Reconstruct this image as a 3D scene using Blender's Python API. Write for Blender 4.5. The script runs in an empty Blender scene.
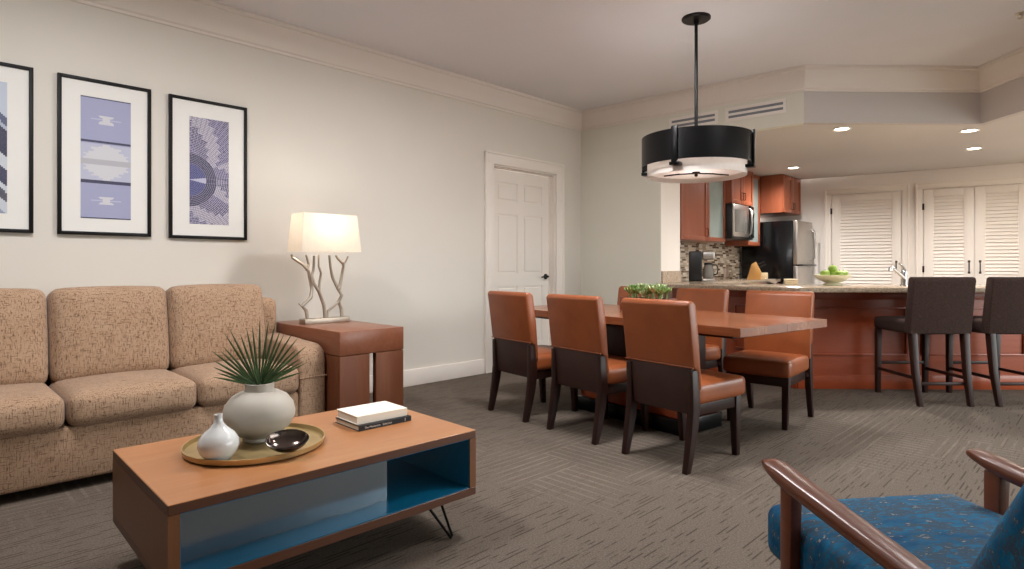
import bpy, bmesh, math, random
from mathutils import Vector, Matrix
random.seed(7)
S = bpy.context.scene
COL = S.collection
PI = math.pi

# ------------------------------------------------------------------ colour
def lin(c):
    return c / 12.92 if c <= 0.04045 else ((c + 0.055) / 1.055) ** 2.4
def hx(h):
    return tuple(lin(int(h[i:i + 2], 16) / 255) for i in (0, 2, 4)) + (1.0,)
def mul(c, k):
    return tuple(min(1, x * k) for x in c[:3]) + (1.0,)

# ------------------------------------------------------------------ materials
class NT:
    def __init__(self, name):
        self.m = bpy.data.materials.new(name)
        self.m.use_nodes = True
        self.t = self.m.node_tree
        self.t.nodes.clear()
        self.out = self.n('ShaderNodeOutputMaterial')
    def n(self, kind, **kw):
        nd = self.t.nodes.new(kind)
        for k, v in kw.items():
            setattr(nd, k, v)
        return nd
    def l(self, a, b):
        self.t.links.new(a, b)
    def set(self, sock, v):
        if isinstance(v, bpy.types.NodeSocket):
            self.l(v, sock)
        else:
            sock.default_value = v
    def math(self, op, a, b=None, c=None, clamp=False):
        nd = self.n('ShaderNodeMath', operation=op, use_clamp=clamp)
        self.set(nd.inputs[0], a)
        if b is not None: self.set(nd.inputs[1], b)
        if c is not None: self.set(nd.inputs[2], c)
        return nd.outputs[0]
    def coords(self, scale=(1, 1, 1), rot=(0, 0, 0)):
        tc = self.n('ShaderNodeTexCoord')
        mp = self.n('ShaderNodeMapping')
        mp.inputs['Scale'].default_value = scale
        mp.inputs['Rotation'].default_value = rot
        self.l(tc.outputs['Object'], mp.inputs['Vector'])
        return mp.outputs[0]
    def noise(self, vec, scale, detail=3, rough=0.5, dist=0):
        nd = self.n('ShaderNodeTexNoise')
        self.l(vec, nd.inputs['Vector'])
        nd.inputs['Scale'].default_value = scale
        nd.inputs['Detail'].default_value = detail
        nd.inputs['Roughness'].default_value = rough
        nd.inputs['Distortion'].default_value = dist
        return nd.outputs[0]
    def ramp(self, fac, stops, interp='LINEAR'):
        nd = self.n('ShaderNodeValToRGB')
        nd.color_ramp.interpolation = interp
        el = nd.color_ramp.elements
        while len(el) < len(stops): el.new(0.5)
        for e, (p, c) in zip(el, stops):
            e.position = p; e.color = c
        self.l(fac, nd.inputs[0])
        return nd.outputs[0]
    def mix(self, fac, a, b, mode='MIX'):
        nd = self.n('ShaderNodeMix', data_type='RGBA', blend_type=mode)
        self.set(nd.inputs['Factor'], fac)
        self.set(nd.inputs['A'], a) if False else self.set(nd.inputs[6], a)
        self.set(nd.inputs[7], b)
        return nd.outputs[2]
    def bump(self, h, strength, dist=0.01):
        nd = self.n('ShaderNodeBump')
        nd.inputs['Strength'].default_value = strength
        nd.inputs['Distance'].default_value = dist
        self.l(h, nd.inputs['Height'])
        return nd.outputs[0]
    def bsdf(self, col, rough=0.5, metal=0, spec=0.5, normal=None, coat=0, sheen=0):
        b = self.n('ShaderNodeBsdfPrincipled')
        self.set(b.inputs['Base Color'], col)
        self.set(b.inputs['Roughness'], rough)
        b.inputs['Metallic'].default_value = metal
        b.inputs['Specular IOR Level'].default_value = spec
        b.inputs['Coat Weight'].default_value = coat
        b.inputs['Sheen Weight'].default_value = sheen
        if normal is not None: self.l(normal, b.inputs['Normal'])
        self.b = b
        self.l(b.outputs[0], self.out.inputs[0])
        return b

def plain(name, h, rough=0.5, metal=0, spec=0.5, var=0.06, vs=6, bump=0.0, bs=60, coat=0):
    t = NT(name); c = hx(h)
    v = t.coords()
    n = t.noise(v, vs, 3)
    col = t.ramp(n, [(0.3, mul(c, 1 - var)), (0.7, mul(c, 1 + var))])
    nm = t.bump(t.noise(v, bs, 2), bump, 0.004) if bump else None
    t.bsdf(col, rough, metal, spec, nm, coat)
    return t.m

def wood(name, c1, c2, axis='X', rough=0.35, scale=7, spec=0.5, coat=0.0):
    t = NT(name)
    st = {'X': (0.12, 1, 1), 'Y': (1, 0.12, 1), 'Z': (1, 1, 0.12)}[axis]
    v = t.coords(st)
    a = t.noise(v, scale, 4, 0.6, 0.8)
    b = t.noise(v, scale * 9, 3, 0.6, 0.2)
    f = t.math('ADD', t.math('MULTIPLY', a, 0.7), t.math('MULTIPLY', b, 0.3))
    col = t.ramp(f, [(0.32, hx(c1)), (0.5, mul(hx(c1), 1.12)), (0.68, hx(c2))])
    nm = t.bump(b, 0.06, 0.002)
    t.bsdf(col, rough, 0, spec, nm, coat)
    return t.m

def leather(name, h, rough=0.38):
    t = NT(name); c = hx(h)
    v = t.coords()
    n = t.noise(v, 5, 4, 0.6)
    col = t.ramp(n, [(0.3, mul(c, 0.82)), (0.7, mul(c, 1.15))])
    vo = t.n('ShaderNodeTexVoronoi'); vo.inputs['Scale'].default_value = 220
    t.l(v, vo.inputs['Vector'])
    nm = t.bump(vo.outputs['Distance'], 0.12, 0.002)
    t.bsdf(col, rough, 0, 0.5, nm)
    return t.m

def tweed(name, base, dark, light):
    t = NT(name)
    # the weave runs up and along: short dark threads both ways
    vu = t.coords((1, 1, 0.13)); vh = t.coords((0.13, 1, 1))
    a = t.noise(vu, 200, 2, 0.7); b = t.noise(vh, 190, 2, 0.7)
    w = t.noise(t.coords(), 9, 2)
    base_c = t.mix(t.math('MULTIPLY', w, 0.5), hx(base), hx(light))
    k1 = t.ramp(a, [(0.53, (0, 0, 0, 1)), (0.70, (1, 1, 1, 1))])
    k2 = t.ramp(b, [(0.56, (0, 0, 0, 1)), (0.70, (1, 1, 1, 1))])
    k3 = t.ramp(a, [(0.32, (1, 1, 1, 1)), (0.42, (0, 0, 0, 1))])
    c = t.mix(k1, base_c, hx(dark))
    c = t.mix(k2, c, mul(hx(dark), 1.2))
    c = t.mix(t.math('MULTIPLY', k3, 0.45), c, hx(light))
    nm = t.bump(a, 0.25, 0.003)
    t.bsdf(c, 0.9, 0, 0.15, nm, sheen=0.15)
    return t.m

def distressed(name, h1, h2, h3, h4):
    t = NT(name)
    v = t.coords((1, 2.4, 1.6))
    a = t.noise(v, 5, 5, 0.65); b = t.noise(v, 28, 4, 0.7, 0.6); d = t.noise(v, 60, 3, 0.7)
    c = t.ramp(a, [(0.35, hx(h1)), (0.65, hx(h2))])
    c = t.mix(t.ramp(t.math('ADD', t.math('MULTIPLY', a, 0.45), t.math('MULTIPLY', b, 0.55)), [(0.47, (0, 0, 0, 1)), (0.53, (1, 1, 1, 1))]), c, hx(h3))
    k = t.math('MULTIPLY', t.ramp(b, [(0.60, (0, 0, 0, 1)), (0.66, (1, 1, 1, 1))]), t.ramp(d, [(0.46, (0, 0, 0, 1)), (0.54, (1, 1, 1, 1))]))
    c = t.mix(t.math('MULTIPLY', k, 0.75), c, hx(h4))
    nm = t.bump(d, 0.25, 0.003)
    t.bsdf(c, 0.85, 0, 0.2, nm)
    return t.m

def glassy(name, tint, alpha=0.25, rough=0.05):
    t = NT(name)
    tr = t.n('ShaderNodeBsdfTransparent'); tr.inputs[0].default_value = hx(tint)
    gl = t.n('ShaderNodeBsdfPrincipled')
    n = t.noise(t.coords(), 14, 2)
    t.l(t.ramp(n, [(0.3, mul(hx(tint), 0.9)), (0.7, hx(tint))]), gl.inputs['Base Color'])
    gl.inputs['Roughness'].default_value = rough
    mx = t.n('ShaderNodeMixShader'); mx.inputs[0].default_value = alpha
    t.l(tr.outputs[0], mx.inputs[1]); t.l(gl.outputs[0], mx.inputs[2]); t.l(mx.outputs[0], t.out.inputs[0])
    return t.m

def shade_mat(name, h, trans=0.5):
    t = NT(name)
    n = t.noise(t.coords((1, 1, 0.4)), 60, 2)
    c = t.ramp(n, [(0.3, mul(hx(h), 0.96)), (0.7, hx(h))])
    d = t.n('ShaderNodeBsdfDiffuse'); tr = t.n('ShaderNodeBsdfTranslucent')
    t.l(c, d.inputs[0]); t.l(c, tr.inputs[0])
    mx = t.n('ShaderNodeMixShader'); mx.inputs[0].default_value = trans
    t.l(d.outputs[0], mx.inputs[1]); t.l(tr.outputs[0], mx.inputs[2]); t.l(mx.outputs[0], t.out.inputs[0])
    return t.m

def emit(name, h, s):
    t = NT(name)
    e = t.n('ShaderNodeEmission'); e.inputs[0].default_value = hx(h); e.inputs[1].default_value = s
    t.l(e.outputs[0], t.out.inputs[0])
    return t.m

def carpet(name):
    t = NT(name)
    tc = t.n('ShaderNodeTexCoord')
    mp = t.n('ShaderNodeMapping'); mp.inputs['Rotation'].default_value = (0, 0, math.radians(-45))
    t.l(tc.outputs['Object'], mp.inputs['Vector'])
    v = mp.outputs[0]
    sp = t.n('ShaderNodeSeparateXYZ'); t.l(v, sp.inputs[0])
    u, w = sp.outputs[0], sp.outputs[1]
    def block(a, su, b, sw):
        cb = t.n('ShaderNodeCombineXYZ')
        t.l(t.math('FLOOR', t.math('DIVIDE', a, su)), cb.inputs[0])
        t.l(t.math('FLOOR', t.math('DIVIDE', b, sw)), cb.inputs[1])
        wn = t.n('ShaderNodeTexWhiteNoise', noise_dimensions='2D')
        t.l(cb.outputs[0], wn.inputs['Vector'])
        return wn.outputs[0]
    r1 = block(u, 0.52, w, 0.26)
    def lines(x, pitch, width):
        return t.math('LESS_THAN', t.math('FRACT', t.math('DIVIDE', x, pitch)), width)
    hatchA = lines(w, 0.052, 0.26); hatchB = lines(u, 0.058, 0.26)
    pick = t.math('GREATER_THAN', r1, 0.5)
    hatch = t.math('ADD', t.math('MULTIPLY', hatchA, pick), t.math('MULTIPLY', hatchB, t.math('SUBTRACT', 1.0, pick)))
    big = t.noise(v, 0.75, 1)
    mask = t.ramp(big, [(0.46, (0, 0, 0, 1)), (0.58, (1, 1, 1, 1))])
    worn = t.ramp(t.noise(v, 9, 3), [(0.3, (0.25, 0.25, 0.25, 1)), (0.6, (1, 1, 1, 1))])
    hatch = t.math('MULTIPLY', t.math('MULTIPLY', hatch, mask), worn)
    # short dark threads running along the pile rows
    mp2 = t.n('ShaderNodeMapping'); mp2.inputs['Scale'].default_value = (1, 1, 1)
    cb = t.n('ShaderNodeCombineXYZ')
    t.l(t.math('MULTIPLY', u, 6.0), cb.inputs[0])
    row = t.math('FLOOR', t.math('DIVIDE', w, 0.021))
    t.l(t.math('MULTIPLY', row, 3.7), cb.inputs[1])
    dn = t.n('ShaderNodeTexNoise', noise_dimensions='2D'); dn.inputs['Scale'].default_value = 1.0; dn.inputs['Detail'].default_value = 2
    t.l(cb.outputs[0], dn.inputs['Vector'])
    dash = t.ramp(dn.outputs[0], [(0.52, (0, 0, 0, 1)), (0.60, (1, 1, 1, 1))])
    rib = lines(w, 0.021, 0.34)
    dash = t.math('MULTIPLY', dash, rib)
    dash = t.math('MULTIPLY', dash, t.math('SUBTRACT', 1.0, t.math('MULTIPLY', mask, 0.65)))
    fine = t.noise(v, 130, 3, 0.85)
    mid = t.noise(v, 3, 3)
    c = t.ramp(fine, [(0.28, hx('433b35')), (0.5, hx('635950')), (0.75, hx('7f7369'))])
    c = t.mix(t.math('MULTIPLY', mid, 0.35), c, hx('6a6057'))
    c = t.mix(t.math('MULTIPLY', hatch, 0.32), c, hx('90847a'))
    c = t.mix(t.math('MULTIPLY', dash, 0.62), c, hx('2e2722'))
    nm = t.bump(t.math('ADD', fine, t.math('MULTIPLY', rib, 0.4)), 0.35, 0.004)
    t.bsdf(c, 0.95, 0, 0.1, nm)
    return t.m

def granite(name):
    t = NT(name); v = t.coords()
    a = t.noise(v, 55, 4, 0.7); b = t.noise(v, 160, 2, 0.6)
    c = t.ramp(a, [(0.3, hx('6b5b50')), (0.45, hx('a8957f')), (0.6, hx('b9a893')), (0.75, hx('d8cabb'))])
    c = t.mix(t.ramp(b, [(0.62, (0, 0, 0, 1)), (0.7, (1, 1, 1, 1))]), c, hx('54473f'))
    t.bsdf(c, 0.16, 0, 0.5)
    return t.m

def mosaic(name, ang):
    t = NT(name)
    v = t.coords((1, 1, 1))
    sp = t.n('ShaderNodeSeparateXYZ'); t.l(v, sp.inputs[0])
    u, w = sp.outputs[0], sp.outputs[2]
    row = t.math('FLOOR', t.math('DIVIDE', w, 0.026))
    wn0 = t.n('ShaderNodeTexWhiteNoise', noise_dimensions='1D'); t.l(row, wn0.inputs['W'])
    uu = t.math('ADD', t.math('DIVIDE', u, 0.105), t.math('MULTIPLY', wn0.outputs[0], 5.0))
    cb = t.n('ShaderNodeCombineXYZ'); t.l(t.math('FLOOR', uu), cb.inputs[0]); t.l(row, cb.inputs[1])
    wn = t.n('ShaderNodeTexWhiteNoise', noise_dimensions='2D'); t.l(cb.outputs[0], wn.inputs['Vector'])
    c = t.ramp(wn.outputs[0], [(0.0, hx('65503f')), (0.15, hx('a8957f')), (0.38, hx('d6cab9')), (0.66, hx('b9ab99')), (0.84, hx('7a6655')), (0.9, hx('e0d8cb'))], 'CONSTANT')
    g = t.math('MAXIMUM', t.math('LESS_THAN', t.math('FRACT', uu), 0.035), t.math('LESS_THAN', t.math('FRACT', t.math('DIVIDE', w, 0.026)), 0.12))
    c = t.mix(g, c, hx('c4b9ab'))
    t.bsdf(c, 0.2, 0, 0.5)
    return t.m

def printed(name):
    t = NT(name)
    a = t.n('ShaderNodeAttribute'); a.attribute_name = 'Col'
    n = t.noise(t.coords(), 160, 2)
    c = t.mix(t.math('MULTIPLY', n, 0.18), a.outputs[0], hx('b9b9c6'))
    t.bsdf(c, 0.55, 0, 0.3)
    return t.m

MT = dict(
    wall=plain('wall_paint', 'ddd8cf', 0.85, spec=0.2, var=0.015, vs=1.5, bump=0.05, bs=120),
    wallg=plain('wall_paint_grey_green', 'e2e0d4', 0.85, spec=0.2, var=0.015, vs=1.5, bump=0.05, bs=120),
    wallb=plain('bulkhead_shaded_paint', 'cac3bf', 0.85, spec=0.2, var=0.015, vs=1.5),  # wall colour greyed to put shade on the right soffit faces
    ceil=plain('ceiling_paint', 'dedbdc', 0.9, spec=0.15, var=0.02, vs=1.2, bump=0.06, bs=90),
    kceil=plain('kitchen_ceiling_paint', 'd4cfca', 0.9, spec=0.15, var=0.02, vs=1.2),
    trim=plain('trim_paint', 'ece5dd', 0.5, var=0.01, vs=3),
    crown=plain('crown_paint', 'e6ded6', 0.6, var=0.01, vs=3),
    louv=plain('louvre_paint', 'efe7dd', 0.5, var=0.01, vs=3),
    carpet=carpet('carpet'),
    black=plain('black_metal', '070708', 0.3, 0.0, spec=0.25, var=0.1),
    bronze=plain('dark_bronze', '2a2421', 0.35, 0.7, var=0.1),
    chrome=plain('chrome', 'c9c9cb', 0.18, 1.0, var=0.03),
    steel=plain('stainless_steel', 'b9b5b0', 0.32, 1.0, var=0.04, vs=12),
    nickel=plain('brushed_nickel', 'c4b9ab', 0.42, 0.9, var=0.06),
    frame=plain('black_frame', '0e0b0c', 0.5, spec=0.25, var=0.12, vs=20),
    mat=plain('mat_board', 'e9e8e4', 0.8, spec=0.1, var=0.01),
    printm=printed('picture_print'),
    tweed=tweed('sofa_tweed', 'a28368', '5f4434', 'bda38c'),
    leather=leather('rust_leather', '914e2a'),
    darkpanel=leather('dark_brown_leather', '351c16', 0.55),
    darkwood=wood('espresso_wood', '27140f', '391f17', 'Z', 0.42, spec=0.3),
    stoolfab=plain('charcoal_brown_fabric', '40322e', 0.95, spec=0.1, var=0.25, vs=90, bump=0.4, bs=220),
    walnutX=wood('table_walnut', '7f4a2e', 'a56b48', 'X', 0.22, 6),
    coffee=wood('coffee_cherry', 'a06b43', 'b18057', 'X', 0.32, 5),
    coffeeE=wood('coffee_edge_shaded', '54311f', '653d29', 'X', 0.4, 6), coffeeZ=wood('coffee_cherry_shaded', '6f4528', '815435', 'Z', 0.4, 6),  # coffee table wood darkened: shade of its edges and sides put into colour
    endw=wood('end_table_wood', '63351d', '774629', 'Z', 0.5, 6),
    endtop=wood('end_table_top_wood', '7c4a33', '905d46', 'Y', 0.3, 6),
    cherry=wood('kitchen_cherry', '8a4a31', '9c5b40', 'Z', 0.32, 6),
    cherryX=wood('bar_cherry', '8d3f22', 'a34d2c', 'X', 0.3, 6),
    arm=wood('armchair_walnut', '5c301e', '74412c', 'Y', 0.28, 8),
    teal=plain('teal_lacquer', '0f6f97', 0.3, var=0.05, vs=4, spec=0.5),
    tealp=plain('grey_mirror_lacquer', '93a2ae', 0.2, 0.9, var=0.03, vs=4, spec=0.9),
    blue=distressed('blue_distressed_fabric', '083c60', '147096', '34485a', 'a5a294'),
    brass=plain('brass', 'c0a878', 0.38, 0.7, var=0.1, vs=12),
    ceramic=plain('matte_ceramic', 'b5aea3', 0.6, var=0.04, vs=5),
    glaze=plain('white_glaze', 'd6d8d8', 0.12, var=0.02, vs=5, coat=0.3),
    bowl=plain('dark_bronze_bowl', '35302c', 0.22, 0.6, var=0.3, vs=18),
    bowlin=plain('pewter_bowl_inside', '6c5f5a', 0.16, 0.9, var=0.25, vs=18),
    leaf=plain('palm_leaf', '48633b', 0.5, var=0.3, vs=30),
    stem=plain('palm_stem', '6d7d4a', 0.6, var=0.2),
    succ=plain('succulent_leaf', '93b06e', 0.55, var=0.35, vs=30),
    succ2=plain('succulent_leaf_pale', 'bccf9f', 0.55, var=0.25, vs=30),
    planter=wood('planter_wood', '6b3320', '7d4029', 'X', 0.4),
    paper=plain('book_pages', 'd9d2c4', 0.8, var=0.05, vs=200),
    cream=plain('cream_cover', 'efe8da', 0.6, var=0.02),
    bookblk=plain('black_cover', '0c0c10', 0.45, spec=0.3, var=0.1),
    white=plain('white_ink', 'c9c7c2', 0.6, var=0.02),
    shade=shade_mat('lamp_shade_linen', 'f2ebe0', 0.45),
    drum=shade_mat('pendant_shade', 'f2ede8', 0.4),
    bulb=emit('bulb', 'ffe2bd', 6),
    down=emit('downlight_lens', 'fff0dc', 14), kdiff=emit('kitchen_fill_diffuser', 'fff2e4', 34), dimlens=emit('fill_lamp_diffuser', 'fff4e8', 3),
    granite=granite('granite'),
    mosaic=mosaic('mosaic_tile', 0),
    plate=plain('beige_plate', 'a8968a', 0.4, var=0.02),
    blackgloss=plain('black_gloss', '0b0b0d', 0.18, var=0.1, spec=0.5),
    blackplast=plain('black_plastic', '141416', 0.35, var=0.1),
    frost=plain('frosted_glass', '93a09c', 0.12, var=0.12, vs=3, spec=0.8),
    mwglass=plain('microwave_window', '6a6863', 0.12, var=0.12, vs=8, spec=0.7),
    glass=glassy('carafe_glass', 'c8c4be', 0.3),
    kblock=wood('knife_block_wood', 'b98a4c', 'cda163', 'Z', 0.45),
    apple=plain('green_apple', '8ba644', 0.3, var=0.15, vs=14),
    bowlw=plain('fruit_bowl_glaze', 'dcdcc0', 0.2, var=0.03),
    cloth=plain('cream_cloth', 'd6c8a8', 0.9, var=0.05, bump=0.3),
    vent=plain('vent_paint', 'efe9e2', 0.5, var=0.01),
    slot=plain('vent_slot', '7f838a', 0.6, var=0.05),
    glasspane=glassy('window_glass', 'f4f8f8', 0.06),
)

# ------------------------------------------------------------------ mesh builder
def T(x=0, y=0, z=0): return Matrix.Translation((x, y, z))
def R(a, ax='Z'): return Matrix.Rotation(a, 4, ax)

class MB:
    def __init__(s): s.bm = bmesh.new()
    def _add(s, b, M=None, mi=0):
        if M is not None: bmesh.ops.transform(b, matrix=M, verts=b.verts)
        for f in b.faces: f.material_index = mi
        me = bpy.data.meshes.new('tmp'); b.to_mesh(me); b.free()
        s.bm.from_mesh(me); bpy.data.meshes.remove(me)
        return s
    def box(s, x0, x1, y0, y1, z0, z1, bev=0.0, seg=2, M=None, mi=0):
        b = bmesh.new(); bmesh.ops.create_cube(b, size=1)
        for v in b.verts:
            v.co = Vector((x0 + (v.co.x + .5) * (x1 - x0), y0 + (v.co.y + .5) * (y1 - y0), z0 + (v.co.z + .5) * (z1 - z0)))
        if bev > 0:
            bmesh.ops.bevel(b, geom=list(b.edges), offset=bev, segments=seg, profile=.5, affect='EDGES', clamp_overlap=True)
        return s._add(b, M, mi)
    def prism(s, poly, z0, z1, bev=0.0, seg=2, M=None, mi=0):
        b = bmesh.new()
        lo = [b.verts.new((p[0], p[1], z0)) for p in poly]; hi = [b.verts.new((p[0], p[1], z1)) for p in poly]
        n = len(poly)
        b.faces.new(lo[::-1]); b.faces.new(hi)
        for i in range(n): b.faces.new((lo[i], lo[(i + 1) % n], hi[(i + 1) % n], hi[i]))
        bmesh.ops.recalc_face_normals(b, faces=b.faces)
        if bev > 0:
            bmesh.ops.bevel(b, geom=list(b.edges), offset=bev, segments=seg, profile=.5, affect='EDGES', clamp_overlap=True)
        return s._add(b, M, mi)
    def sideprism(s, yz, x0, x1, bev=0.0, seg=3, M=None, mi=0):
        # an outline in (y, z) pushed along x
        A = Matrix(((0, 0, 1, 0), (1, 0, 0, 0), (0, 1, 0, 0), (0, 0, 0, 1)))
        return s.prism(yz, x0, x1, bev, seg, (M @ A) if M is not None else A, mi)
    def frontprism(s, xz, y0, y1, bev=0.0, seg=2, M=None, mi=0):
        A = Matrix(((1, 0, 0, 0), (0, 0, 1, 0), (0, 1, 0, 0), (0, 0, 0, 1)))
        return s.prism(xz, y0, y1, bev, seg, (M @ A) if M is not None else A, mi)
    def rbox(s, hxyz, r, bulge=(0, 0, 0), n=10, M=None, mi=0):
        hx_, hy_, hz_ = hxyz
        b = bmesh.new(); bmesh.ops.create_cube(b, size=2)
        bmesh.ops.subdivide_edges(b, edges=list(b.edges), cuts=n, use_grid_fill=True)
        for v in b.verts:
            p = Vector([math.sin(c * PI / 2) for c in v.co])
            q = Vector((p.x * hx_, p.y * hy_, p.z * hz_))
            i = Vector([max(-(h - r), min(h - r, c)) for c, h in zip(q, hxyz)])
            d = q - i
            if d.length > 1e-9: q = i + d.normalized() * r
            fx, fy, fz = 1 - p.x ** 2, 1 - p.y ** 2, 1 - p.z ** 2
            q.x += bulge[0] * p.x * fy * fz; q.y += bulge[1] * p.y * fx * fz; q.z += bulge[2] * p.z * fx * fy
            v.co = q
        return s._add(b, M, mi)
    def tube(s, path, rad, n=10, M=None, mi=0, cap=True, flat=1.0):
        path = [Vector(p) for p in path]
        if not hasattr(rad, '__len__'): rad = [rad] * len(path)
        b = bmesh.new(); rings = []; up = None
        for i, p in enumerate(path):
            t = (path[min(i + 1, len(path) - 1)] - path[max(i - 1, 0)]).normalized()
            if up is None:
                up = Vector((0, 0, 1)) if abs(t.z) < .9 else Vector((0, 1, 0))
            x = up.cross(t).normalized(); up = t.cross(x).normalized()
            rings.append([b.verts.new(p + (x * math.cos(2 * PI * k / n) + up * flat * math.sin(2 * PI * k / n)) * rad[i]) for k in range(n)])
        for a, c in zip(rings, rings[1:]):
            for k in range(n): b.faces.new((a[k], a[(k + 1) % n], c[(k + 1) % n], c[k]))
        if cap: b.faces.new(rings[0][::-1]); b.faces.new(rings[-1])
        bmesh.ops.recalc_face_normals(b, faces=b.faces)
        return s._add(b, M, mi)
    def sq(s, path, sizes, bev=0.004, M=None, mi=0):
        # a square-section post through horizontal sections
        b = bmesh.new(); rings = []
        for p, z in zip(path, sizes):
            a, c = (z if hasattr(z, '__len__') else (z, z))
            rings.append([b.verts.new((p[0] + sx * a / 2, p[1] + sy * c / 2, p[2])) for sx, sy in ((-1, -1), (1, -1), (1, 1), (-1, 1))])
        for a, c in zip(rings, rings[1:]):
            for k in range(4): b.faces.new((a[k], a[(k + 1) % 4], c[(k + 1) % 4], c[k]))
        b.faces.new(rings[0][::-1]); b.faces.new(rings[-1])
        bmesh.ops.recalc_face_normals(b, faces=b.faces)
        if bev:
            ed = [e for e in b.edges if len(e.link_faces) == 2 and e.calc_face_angle() > .6]
            bmesh.ops.bevel(b, geom=ed, offset=bev, segments=2, profile=.5, affect='EDGES', clamp_overlap=True)
        return s._add(b, M, mi)
    def lathe(s, prof, n=40, M=None, mi=0, sx=1, sy=1):
        b = bmesh.new(); rings = []
        for r, z in prof:
            if r < 1e-6: rings.append([b.verts.new((0, 0, z))])
            else: rings.append([b.verts.new((r * sx * math.cos(2 * PI * k / n), r * sy * math.sin(2 * PI * k / n), z)) for k in range(n)])
        for a, c in zip(rings, rings[1:]):
            for k in range(n):
                k2 = (k + 1) % n
                if len(a) == 1 and len(c) == 1: continue
                if len(a) == 1: b.faces.new((a[0], c[k2], c[k]))
                elif len(c) == 1: b.faces.new((a[k], a[k2], c[0]))
                else: b.faces.new((a[k], a[k2], c[k2], c[k]))
        bmesh.ops.recalc_face_normals(b, faces=b.faces)
        return s._add(b, M, mi)
    def poly(s, pts, M=None, mi=0):
        b = bmesh.new(); b.faces.new([b.verts.new(p) for p in pts])
        return s._add(b, M, mi)
    def build(s, name, mats, parent=None, M=None, ang=0.6):
        if not isinstance(mats, (list, tuple)): mats = [mats]
        for f in s.bm.faces: f.smooth = True
        for e in s.bm.edges:
            if len(e.link_faces) != 2 or e.calc_face_angle(0) > ang: e.smooth = False
        me = bpy.data.meshes.new(name); s.bm.to_mesh(me); s.bm.free()
        for m in mats: me.materials.append(m)
        o = bpy.data.objects.new(name, me); COL.objects.link(o)
        if parent is not None: o.parent = parent
        if M is not None: o.matrix_local = M
        return o

def tag(o, label, cat, group=None):
    o['label'] = label; o['category'] = cat
    if group: o['group'] = group
    return o
def thing(name, label, cat, M, group=None):
    o = bpy.data.objects.new(name, None); COL.objects.link(o)
    o.empty_display_size = .1; o.matrix_world = M
    return tag(o, label, cat, group)
def struct(o):
    o['kind'] = 'structure'; return o
def copy_tree(o, parent=None):
    c = o.copy(); COL.objects.link(c)
    if parent is not None: c.parent = parent
    for ch in list(o.children): copy_tree(ch, c)
    return c
def frame2(px, py, ang, z=0): return T(px, py, z) @ R(ang)

# ------------------------------------------------------------------ camera: level, 1.09 m up, a wide lens
cam = bpy.data.cameras.new('camera'); co = bpy.data.objects.new('camera', cam); COL.objects.link(co)
F = 600.0; H = 1.09
cam.sensor_width = 36; cam.lens = F / 1024 * 36; cam.shift_y = -17.5 / 1024
cam.clip_start = 0.05
co.location = (0, 0, H); co.rotation_euler = (PI / 2, 0, 0)
S.camera = co

# ------------------------------------------------------------------ the room
CEIL, KCEIL = 2.95, 2.44
TA = math.radians(45.08)
C0 = Vector((.8375, 7.283)); uA = Vector((math.cos(TA), math.sin(TA))); nA = Vector((math.sin(TA), -math.cos(TA)))
MA = frame2(C0.x, C0.y, TA)            # left wall frame: x runs away from us, y into the wall
PIER = Vector((1.637, 6.59)); PIER2 = PIER + uA * .41
C1 = Vector((2.735, 5.62)); C2 = Vector((4.42, 5.66)); C3 = Vector((4.36, -2.2))
RX = 6.7; RY = -2.2

def structure(name, mb, m, M=None, parent=None):
    o = mb.build(name, m, parent, M)
    if parent is None: struct(o)
    return o

structure('floor', MB().box(-10, RX + .2, RY - .2, 10, -.08, 0), MT['carpet'])
DX0, DX1, DZ = -1.473, -.470, 2.165     # doorway in the left wall
w = MB()
w.box(-14.4, DX0, 0, .16, 0, 3.05); w.box(DX1, .3, 0, .16, 0, 3.05); w.box(DX0, DX1, 0, .16, DZ, 3.05)
structure('wall_left', w, MT['wall'], MA)
vB = (PIER - C0).normalized()
nB = Vector((-vB.y, vB.x))
w = MB()
q = PIER - vB * .012
w.prism([C0, q, q + uA * .41, C0 + uA * .41], 0, KCEIL)
structure('wall_back', w, MT['wallg'])
e = MB().prism([q, PIER, PIER + uA * .41, q + uA * .41], 0, KCEIL)
structure('trim_1', e, MT['trim'])
def off(path, d):
    out = []
    for i, p in enumerate(path):
        ns = []
        if i > 0: a = (p - path[i - 1]).normalized(); ns.append(Vector((a.y, -a.x)))
        if i < len(path) - 1: a = (path[i + 1] - p).normalized(); ns.append(Vector((a.y, -a.x)))
        n = sum(ns, Vector((0, 0))).normalized(); k = d / n.dot(ns[0])
        out.append(p + n * k)
    return out
bpth = [C0, C1, C2, C3]
w = MB(); bk = off(bpth, -.14)
w.prism([bpth[0], bpth[1], bk[1], bk[0]], KCEIL + .0005, CEIL)
structure('wall_soffit_left', w, MT['wallg'])
w = MB().prism([bpth[1], bpth[2], bpth[3], bk[3], bk[2], bk[1]], KCEIL + .0005, CEIL)
structure('wall_soffit_right', w, MT['wallb'])
w = MB().box(-10, RX + .15, RY - .15, 9.9, CEIL, CEIL + .1)
structure('ceiling', w, MT['ceil'])
md_ = off(bpth, -.07)
w = MB().prism([C0 + uA * .43, PIER2 + uA * .02, PIER + uA * .07, md_[1], md_[2], md_[3], (RX + .2, RY), (RX + .2, 7.6), (3.75, 9.75), (1.2, 7.2)], KCEIL, KCEIL + .1)
structure('ceiling_kitchen', w, MT['kceil'])
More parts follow.
